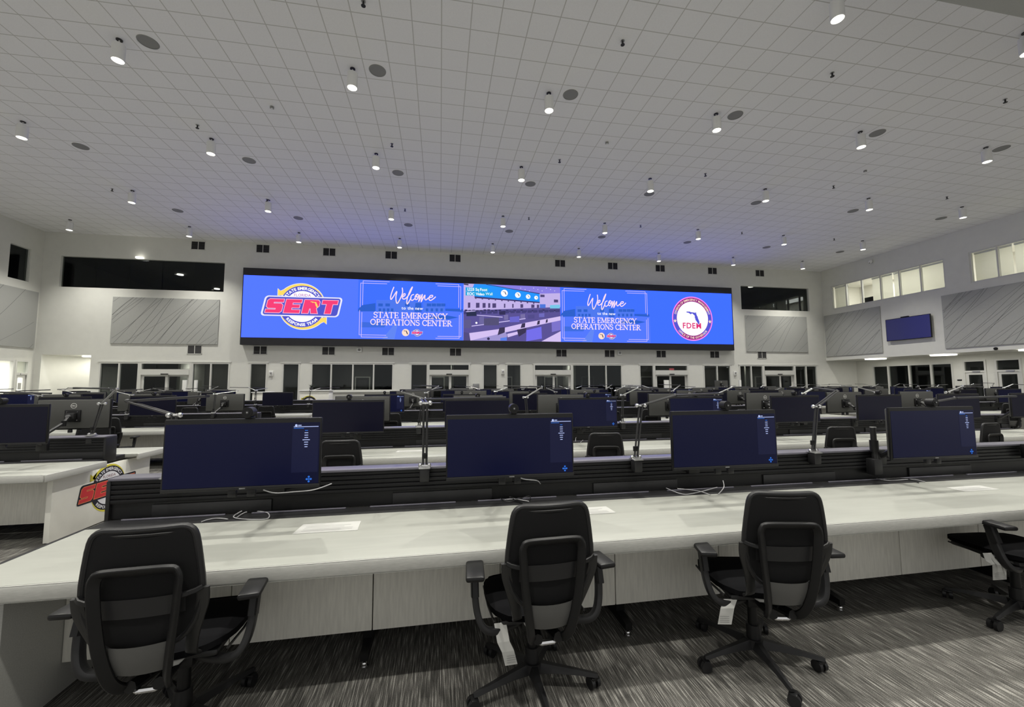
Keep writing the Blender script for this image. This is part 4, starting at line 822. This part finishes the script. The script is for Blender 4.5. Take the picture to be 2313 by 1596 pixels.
for (bank, row), y in ROWS.items():
    a, c = BK[bank]; n = 8 if bank == 'centre' else 7
    xs = cx2 if bank == 'centre' else ([-4.72+(-1.6)*k for k in range(n)] if bank == 'left' else [a+.95+1.62*k for k in range(n)])
    if bank == 'left': xs = sorted(x+(.36 if row == 2 else (-.83 if row == 3 else 0)) for x in xs)
    for i, x in enumerate(xs):
        jit = (rn.random()-.5)*.22 if row > 2 else 0; where = 'row %s of the %s bank, %s from left' % (NUM[row], bank, ORD[i])
        big = row == 2
        k = kinds2[i] if (bank == 'centre' and row == 2) else rn.choice(['off', 'blue', 'off', 'off', 'blue', 'text'] if row > 2 else ['off', 'off', 'text'])
        if bank == 'left' and row == 2 and i == len(xs)-1: k = 'off'
        zz = MZ+(.01 if row == 2 else (rn.random()-.5)*.05)
        if not clear_spot(x, y+.3, row): continue
        xm = x+jit; put(MP, MT, k, (xm, y+.91-.70+(.0 if row == 2 else .1), zz), (rn.random()-.5)*.12 if row > 2 else 0, 'monitor facing the camera, %s' % where, 'monitors facing the camera', skip=() if row < 4 else ('brand_mark',))
        if row <= 3: put(WP, WT, 'w', (xm, y+.91-.70+(.0 if row == 2 else .1), zz+.2025), 0, 'webcam on the front monitor, %s' % where, 'webcams on the monitors')
        xb = x+(.32 if bank != 'left' else (-.5 if row == 2 else .56))+(rn.random()-.5)*.2; zb = MZ+.015+(rn.random()-.5)*.05*(row > 2)
        if bank == 'centre' and row == 2: xb = BACK2[i]
        if row < 6 and xb < c-.3 and clear_spot(xb, y+1.7, row): put(MP, MT, rn.choice(['off', 'blue']), (xb, y+.91+.16+.62, zb), PI+(rn.random()-.5)*.16, 'monitor showing its grey back, %s' % where, 'monitors with their backs to the camera', skip=() if row < 4 else ('screen',))
        xl = x+(.80 if bank != 'left' else .78)
        if (i < n-1 or bank != 'centre') and not (bank == 'left' and row == 2 and i == n-1):
            kk = rn.randrange(6); lo_ = (min(xl, c-.25), y+.91-.038, 1.005)
            if kk not in used or True:
                key = 'L%d' % kk
                if key not in used: used.add(key); o = LP[kk]; o.location = lo_
                else: o = dup(LT[kk], lo_, 0)
                o['label'] = 'folding task lamp, %s' % where; o['group'] = 'task lamps on the slat walls'
# ------------------------------------------------------------------ office chairs
def chair_proto():
    r = thing('office_chair', 'x', 'chair')
    W_ = [(.565, .075), (.572, .095), (.58, .115), (.61, .150), (.66, .180), (.72, .198), (.78, .206), (.84, .202), (.92, .192), (.98, .184), (1.01, .178), (1.025, .173), (1.036, .166), (1.044, .156), (1.049, .144), (1.051, .13)]
    W_ = [(z-.03*(z-.565), w, -.325-.10*(z-.565)+.12*max(0, z-.75)**2) for z, w in W_]
    def row(z, w, y, n=13): return [Vector((w*math.sin((-1+2*i/(n-1))*PI/2*.9)/math.sin(PI/2*.9) if False else w*(-1+2*i/(n-1)), y-.016*(1-(-1+2*i/(n-1))**2), z)) for i in range(n)]
    b = MB(); n = 13; R_ = [row(*q) for q in W_]
    for off, fl in ((0, 1), (.014, -1)):
        v = [p+Vector((0, off, 0)) for q in R_ for p in q]; f = [(i*n+j, i*n+j+1, (i+1)*n+j+1, (i+1)*n+j) for i in range(len(R_)-1) for j in range(n-1)]; b.add(v, f, M['mesh'])
    b.build('backrest', r)
    loop = [q[-1] for q in R_]+[R_[-1][i] for i in range(n-2, 0, -1)]+[q[0] for q in R_[::-1]]+[R_[0][i] for i in range(1, n-1)]
    b = MB(); lp = [p+Vector((0, .006, 0)) for p in loop]; lp = [q.lerp((lp[i-1]+lp[(i+1) % len(lp)])/2, .35) for i, q in enumerate(lp)]; b.tube(lp, .013, M['blk2'], 10, closed=True)
    b.tube([R_[-1][i]+Vector((0, .004, -.02)) for i in range(n)], .008, M['blk2'], 6)
    for s in (-1, 1): b.tube([(s*.205, -.352, .79), (s*.19, -.366, .785), (s*.165, -.375, .78), (s*.135, -.383, .775)], .012, M['blk'], 8, sq=(.012, .010, (0, 1, 0)))
    b.build('back_frame', r)
    b = MB()
    for s in (-1, 1): b.tube(sp3([(s*.209, -.350, .79), (s*.206, -.340, .73), (s*.185, -.325, .66), (s*.16, -.30, .58), (s*.14, -.26, .50), (s*.13, -.20, .46)]), .001, M['shell'], 10, sq=(.008, .024, (0, 1, 0)))
    v = []; f = []; Q = [(.60, .12, -.35), (.56, .118, -.345), (.52, .112, -.335), (.48, .105, -.32), (.455, .10, -.27), (.445, .10, -.2)]
    for z, w, y in Q:
        for j in range(9): t = -1+j/4; v.append((w*t, y-.03*(1-t*t), z))
    for i in range(5):
        for j in range(8): f.append((i*9+j, i*9+j+1, i*9+10+j, i*9+9+j))
    b.add(v, f, M['lshell']); b.build('lower_shell', r)
    b = MB(); v = []
    for z in (.70, .775):
        for j in range(9): t = -1+j/4; v.append((.15*t, -.325-.10*(z-.565)-.008-.018*(1-t*t), z))
    b.add(v, [(j, j+1, j+10, j+9) for j in range(8)], M['blk2']); b.build('lumbar_band', r)
    b = MB(); P = []
    side = [(.055, -.25, .395), (.078, -.30, .41), (.096, -.345, .47), (.115, -.372, .58), (.130, -.383, .70), (.138, -.388, .80), (.140, -.388, .845), (.133, -.388, .872), (.112, -.388, .885)]
    P = [(x, y, z) for x, y, z in side]+[(0, -.390, .887)]+[(-x, y, z) for x, y, z in side[::-1]]
    b.tube(sp3(P), .001, M['blk'], 12, sq=(.010, .021, (0, -1, 0))); b.tube([(-.06, -.27, .395), (-.03, -.285, .385), (.03, -.285, .385), (.06, -.27, .395)], .012, M['chrome'], 8); b.tube([(-.05, -.30, .41), (-.03, -.15, .39), (0, -.05, .37)], .024, M['blk'], 8); b.tube([(.05, -.30, .41), (.03, -.15, .39), (0, -.05, .37)], .024, M['blk'], 8); b.build('back_support', r)
    bm = bmesh.new(); bmesh.ops.create_cube(bm, size=1)
    for v_2 in bm.verts: v_2.co = Vector((v_2.co.x*.50, .03+v_2.co.y*.50, .462+v_2.co.z*.055))
    bmesh.ops.subdivide_edges(bm, edges=bm.edges[:], cuts=7, use_grid_fill=True)
    for v_2 in bm.verts:
        x, y = v_2.co.x/.25, (v_2.co.y-.03)/.25; rr = (abs(x)**3.2+abs(y)**3.2)**(1/3.2); mxx = max(abs(x), abs(y), 1e-6)
        if rr > 1e-6: k = mxx/rr; v_2.co.x *= k; v_2.co.y = .03+(v_2.co.y-.03)*k
        top = v_2.co.z > .462; e = max(0, mxx-.6)/.4; v_2.co.z += (-.022*e*e if top else .012*e*e)+.012*x*x+(-.035*max(0, y-.4)**2 if True else 0)
    b = MB(); b.addbm(bm, M['seatf']); b.build('seat', r)
    b = MB(); b.rbox(-.2, .2, -.17, .22, .41, .44, M['blk2'], .012); b.rbox(-.09, .09, -.13, .13, .345, .41, M['blk'], .02); b.tube([(.235, -.16, .437), (.24, .0, .43), (.235, .2, .437)], .006, M['shell'], 6); b.tube([(-.235, -.16, .437), (-.24, .0, .43), (-.235, .2, .437)], .006, M['shell'], 6); b.build('seat_pan', r)
    for s in (-1, 1):
        b = MB(); b.rbox(-.045, .045, -.125, .125, -.014, .014, M['blk'], .012, T=Matrix.Translation((s*.325, -.12, .68)) @ Matrix.Rotation(s*.10, 4, 'Z')); ar = b.build('armrest', r)
        b = MB(); b.tube(sp3([(s*.328, -.12, .665), (s*.328, -.135, .58), (s*.318, -.155, .49), (s*.295, -.17, .43), (s*.25, -.17, .40), (s*.16, -.13, .39), (s*.05, -.06, .385)]), .001, M['blk2'], 12, sq=(.024, .016, (0, 1, 0))); b.tube([(s*.328, -.12, .665), (s*.328, -.152, .56)], .001, M['blk'], 8, sq=(.027, .019, (0, 1, 0))); b.build('arm_post', ar)
    b = MB(); b.cyl((0, 0, .11), (0, 0, .35), .026, M['blk'], n=16); b.cyl((0, 0, .09), (0, 0, .20), .036, M['blk2'], n=16); b.cyl((0, 0, .075), (0, 0, .125), .05, M['blk2'], n=18); b.build('gas_lift', r)
    for k in range(5):
        a = math.radians(-90+72*k); T = Matrix.Rotation(a, 4, 'Z'); b = MB()
        v = []
        for x, w, z0, z1 in ((.03, .030, .075, .125), (.12, .022, .078, .112), (.24, .017, .074, .096), (.325, .015, .066, .084), (.345, .010, .066, .080)): v += [T @ Vector(q) for q in ((x, -w, z0), (x, w, z0), (x, w*.55, z1), (x, -w*.55, z1))]
        f = [(i*4+j, i*4+(j+1) % 4, i*4+4+(j+1) % 4, i*4+4+j) for i in range(4) for j in range(4)]+[(0, 1, 2, 3), (16, 17, 18, 19)]; b.add(v, f, M['blk2']); lg = b.build('leg', r)
        c = MB(); ca = a+.9+k*1.3; T2 = Matrix.Translation(T @ Vector((.33, 0, 0))) @ Matrix.Rotation(ca, 4, 'Z')
        c.cyl(T2 @ Vector((0, 0, .045)), T2 @ Vector((0, 0, .07)), .008, M['blk'], n=8)
        for s in (-1, 1): c.cyl(T2 @ Vector((.015, s*.008, .030)), T2 @ Vector((.015, s*.027, .030)), .030, M['blk2'], n=18)
        c.rbox(-.008, .03, -.026, .026, .038, .062, M['blk'], .006, T=T2); c.build('caster', lg)
    return r
CP = {'c': chair_proto()}; CT = {'c': tree(CP['c'])}
def chair(x, y, rz, label, group='chairs at the desks'): return put(CP, CT, 'c', (x, y, 0), rz, label, group)
def tagpaper(ch, pts, w=.035):
    b = MB()
    for (x0, y0, z0), (x1, y1, z1) in zip(pts, pts[1:]): b.add([(x0-w, y0, z0), (x0+w, y0, z0), (x1+w, y1, z1), (x1-w, y1, z1), (x0-w, y0+.002, z0), (x0+w, y0+.002, z0), (x1+w, y1+.002, z1), (x1-w, y1+.002, z1)], [(0, 1, 2, 3), (4, 5, 6, 7), (0, 4, 5, 1), (2, 3, 7, 6)], M['paper'])
    for k in range(4): z = pts[-1][2]+.01+k*.01; b.add([(pts[-1][0]-w*.7, pts[-1][1]-.0012, z), (pts[-1][0]+w*.7, pts[-1][1]-.0012, z), (pts[-1][0]+w*.7, pts[-1][1]-.0012, z+.003), (pts[-1][0]-w*.7, pts[-1][1]-.0012, z+.003)], [(0, 1, 2, 3)], M['pmark'])
    b.build('hang_tag', ch, smooth=False)
c1 = chair(-1.165, 2.24, math.radians(3), 'black mesh back office chair at the nearest desk, leftmost and closest to the camera')
c2 = chair(.50, 2.24, math.radians(2), 'office chair at the nearest desk with a long pale tag hanging left of its seat')
c3 = chair(1.815, 2.205, math.radians(-12), 'office chair at the nearest desk with a square tag below its left arm')
c4 = chair(3.90, 2.25, math.radians(-5), 'black office chair cut by the right edge with a crumpled tag beside its seat')
tagpaper(c2, [(-.205, -.165, .43), (-.195, -.20, .36), (-.175, -.21, .32), (-.16, -.215, .26)], .03)
tagpaper(c3, [(-.20, -.165, .415), (-.235, -.20, .385), (-.26, -.215, .31)], .036)
tagpaper(c4, [(-.26, -.06, .46), (-.27, -.08, .42), (-.25, -.10, .40), (-.27, -.11, .31)], .05)
chair(5.6, 2.3, -.2, 'black office chair at the nearest desk beyond the right frame edge')
for x, y, a, w in ((-.98, 4.72, .0, 'leftmost, beside the first near monitor'), (1.90, 4.75, -.15, 'between the second and third near monitors'), (5.05, 4.76, -.1, 'between the third and fourth near monitors'), (7.4, 4.75, .1, 'rightmost, at the right frame edge')):
    chair(x, y, a, 'chair at the second row centre desk, %s' % w)
for x, y, w in ((3.42, 7.35, 'seen past the third near lamp'), (-1.3, 7.3, 'near the left end'), (6.4, 7.35, 'towards the right')):
    chair(x, y, PI+.1, 'office chair behind the second centre row facing the camera, %s' % w)
chair(-5.25, 7.1, PI+.2, 'office chair behind the near left console facing the camera')
chair(-5.75, 8.5, .25, 'black office chair at the front of the third left row, beside the aisle')
chair(-4.55, 12.2, 0, 'black office chair at the front of the fourth left row, beside the aisle')
for (bank, row), y in ROWS.items():
    if row >= 3:
        a, c = BK[bank]
        for i in range(6):
            x = a+1.1+(c-a-2)*i/6+rn.random()*.4
            if bank == 'left' and x > -5.2: continue
            if rn.random() < .6: chair(x, y-.28, (rn.random()-.5)*.8, 'chair in front of row %s of the %s bank, %s from left' % (NUM[row], bank, ORD[i]))
            elif rn.random() < .5: chair(x, y+2.28, PI+(rn.random()-.5)*.8, 'chair behind row %s of the %s bank, %s from left' % (NUM[row], bank, ORD[i]))
# ------------------------------------------------------------------ things on the desks
def sheet(c, label):
    cx = sum(p[0] for p in c)/4; cy = sum(p[1] for p in c)/4; b = MB(); v = [(p[0]-cx, p[1]-cy, z) for z in (0, .0015) for p in c]
    b.add(v, [(0, 1, 2, 3), (4, 5, 6, 7), (0, 1, 5, 4), (1, 2, 6, 5), (2, 3, 7, 6), (3, 0, 4, 7)], M['paper'])
    P = lambda s, t: ((1-s)*((1-t)*v[4][0]+t*v[5][0])+s*((1-t)*v[7][0]+t*v[6][0]), (1-s)*((1-t)*v[4][1]+t*v[5][1])+s*((1-t)*v[7][1]+t*v[6][1]), .0019)
    for t0, s0, s1 in ((.2, .1, .9), (.35, .1, .9), (.5, .1, .75), (.65, .1, .85)): b.poly([P(s0, t0), P(s1, t0), P(s1, t0+.05), P(s0, t0+.05)], M['pmark'])
    tag(b.build('paper_sheet', loc=(cx, cy, .7405), smooth=False), label, 'paper', 'paper placards on the desks')
sheet([(-.835, 2.60), (-.825, 2.765), (-.485, 2.765), (-.475, 2.60)], 'white printed sheet lying on the nearest desk below the leftmost monitor')
sheet([(.80, 2.62), (.81, 2.765), (1.155, 2.765), (1.165, 2.62)], 'white printed sheet on the nearest desk right of the second chair')
sheet([(2.40, 2.60), (2.41, 2.76), (2.76, 2.75), (2.75, 2.59)], 'white sheet on the nearest desk peeking out right of the third chair')
sheet([(4.08, 2.60), (4.09, 2.73), (4.44, 2.73), (4.43, 2.60)], 'white printed sheet on the nearest desk towards the right frame edge')
sheet([(-.55, 5.42), (-.54, 5.55), (-.20, 5.55), (-.21, 5.42)], 'white sheet on the second row desk between the first two near monitors')
sheet([(2.20, 5.45), (2.21, 5.60), (2.58, 5.60), (2.57, 5.45)], 'white sheet on the second row desk beside the chair near the third lamp')
sheet([(4.30, 5.45), (4.31, 5.60), (4.65, 5.60), (4.64, 5.45)], 'white sheet on the second row desk left of the third chair')
def cable(pts, label, r=.0035, m=None):
    P = [Vector(p) for p in pts]; Q = []; A = [P[0]]+P+[P[-1]]
    for i in range(1, len(A)-2):
        for k in range(6): t = k/6; Q.append(.5*((2*A[i])+(-A[i-1]+A[i+1])*t+(2*A[i-1]-5*A[i]+4*A[i+1]-A[i+2])*t*t+(-A[i-1]+3*A[i]-3*A[i+1]+A[i+2])*t**3))
    b = MB(); b.tube(Q+[P[-1]], r, m or M['cable'], 6); tag(b.build('cable'), label, 'cable')
def pc(px, py, z): return tuple(onZ(px, py, z))
cable([pc(582, 1118, .80), pc(560, 1145, .76), pc(528, 1168, .745), pc(600, 1172, .745), pc(603, 1157, .745), pc(560, 1155, .745), pc(535, 1168, .745)], 'pale cable looped on the desk back under the leftmost near monitor')
cable([pc(455, 1178, .7455), pc(470, 1173, .7455), pc(490, 1170, .7455), pc(515, 1172, .7455)], 'short cable lying on the desk left of the loop under the first monitor')
cable([(-1.02, 2.66, .985), (-.97, 2.7, .955), (-.88, 2.75, .945), (-.78, 2.8, .94), (-.7, 2.9, .95)], 'pale cable hanging below the leftmost near monitor')
cable([(.52, 2.68, .985), (.58, 2.75, .955), (.68, 2.85, .92), (.74, 3.0, .86)], 'thin cable hanging under the second near monitor')
cable([pc(1130, 1125, .75), pc(1150, 1132, .746), pc(1195, 1120, .75), pc(1190, 1130, .746), pc(1150, 1122, .75), pc(1180, 1136, .745)], 'dark cable bundle on the desk back above the second chair', .004, M['blk2'])
cable([pc(1140, 1128, .748), pc(1165, 1127, .748), pc(1195, 1132, .748)], 'grey cable in the bundle above the second chair')
cable([pc(1505, 1102, .76), pc(1540, 1115, .748), pc(1570, 1113, .748), pc(1620, 1100, .76)], 'left cable curved on the trough under the third near monitor')
cable([pc(1633, 1085, .80), pc(1635, 1100, .77), pc(1622, 1116, .748)], 'thin cable dropping from the third near monitor to the desk')
cable([pc(1530, 1103, .752), pc(1575, 1108, .750), pc(1605, 1117, .748)], 'crossing cable on the trough under the third near monitor')
cable([pc(1980, 1080, .75), pc(2010, 1085, .748), pc(2060, 1082, .75), pc(2090, 1088, .748)], 'cable lying on the trough under the fourth near monitor')
cable([pc(1995, 1083, .75), pc(2040, 1079, .755), pc(2075, 1090, .746)], 'second cable crossing on the trough under the fourth near monitor', .004, M['blk2'])
cable([pc(1300, 997, .76), pc(1303, 985, .80), pc(1320, 988, .76), pc(1310, 1000, .745)], 'small cable loop on the second row desk right of the second near monitor')
# white counters near the back wall
def counter(x0, x1, y0, y1, z, label, emblem=False):
    r = thing('white_counter', label, 'counter'); b = MB(); b.rbox(x0, x1, y0, y1, 0, z-.04, M['wpan'], .01); b.build('counter_body', r)
    b = MB(); b.rbox(x0-.04, x1+.04, y0-.04, y1+.04, z-.04, z, M['white'], .01); b.build('counter_top', r)
    if emblem: F_ = Flat(lambda u, v, l: (u, y0-.002-.001*l, v)); sert(F_, (x0+x1)/2-.2, .78, .36, D_, 1, detail=False); F_.b.build('response_team_emblem', r, smooth=False)
    return r
p = onY(677, 881, 19.6); q = onY(743, 881, 19.6); counter(p.x, q.x, 19.6, 20.3, p.z, 'white counter with a round yellow emblem standing in front of the four-pane window', True)
p = onY(570, 885, 20.2); q = onY(606, 885, 20.2); counter(p.x, q.x, 20.2, 20.8, p.z, 'small white counter left of the emblem counter near the narrow window')
p = onY(1625, 878, 19.8); q = onY(1690, 878, 19.8); counter(p.x, q.x, 19.8, 20.5, p.z, 'white raised counter right of centre near the back wall'); pz = p.z; px_ = (p.x+q.x)/2
put(MP, MT, 'off', (px_-.55, 20.1, pz+.26), PI, 'monitor seen from its back standing on the white raised counter')
b = MB(); b.cyl((0, 0, 0), (0, 0, .012), .12, M['blk'], n=18); b.cyl((0, 0, .012), (0, 0, .13), .02, M['blk'], n=10); tag(b.build('monitor_stand', loc=(px_-.55, 20.08, pz)), 'round black stand foot on the white raised counter', 'stand')
p = onY(697, 874, 19.9); r = thing('potted_plant', 'small dark leafy plant on the emblem counter near the back wall', 'plant', (p.x+.1, 19.95, onY(677, 881, 19.6).z)); b = MB(); b.lathe([(0, 0), (.06, 0), (.08, .12), (.0, .12)], (0, 0, 0), M['blk2'], 14); b.build('pot', r)
b = MB(); rn2 = random.Random(5)
for k in range(26):
    a = rn2.random()*2*PI; l = .12+rn2.random()*.12; el = rn2.random()*1.1; d = Vector((math.cos(a)*math.cos(el), math.sin(a)*math.cos(el), math.sin(el))); s_ = d.cross(Vector((0, 0, 1))).normalized()*.025; o_ = Vector((0, 0, .12))
    b.add([o_, o_+d*l*.5+s_, o_+d*l, o_+d*l*.5-s_], [(0, 1, 2), (0, 2, 3)], M['green'])
b.build('leaves', r, smooth=False)
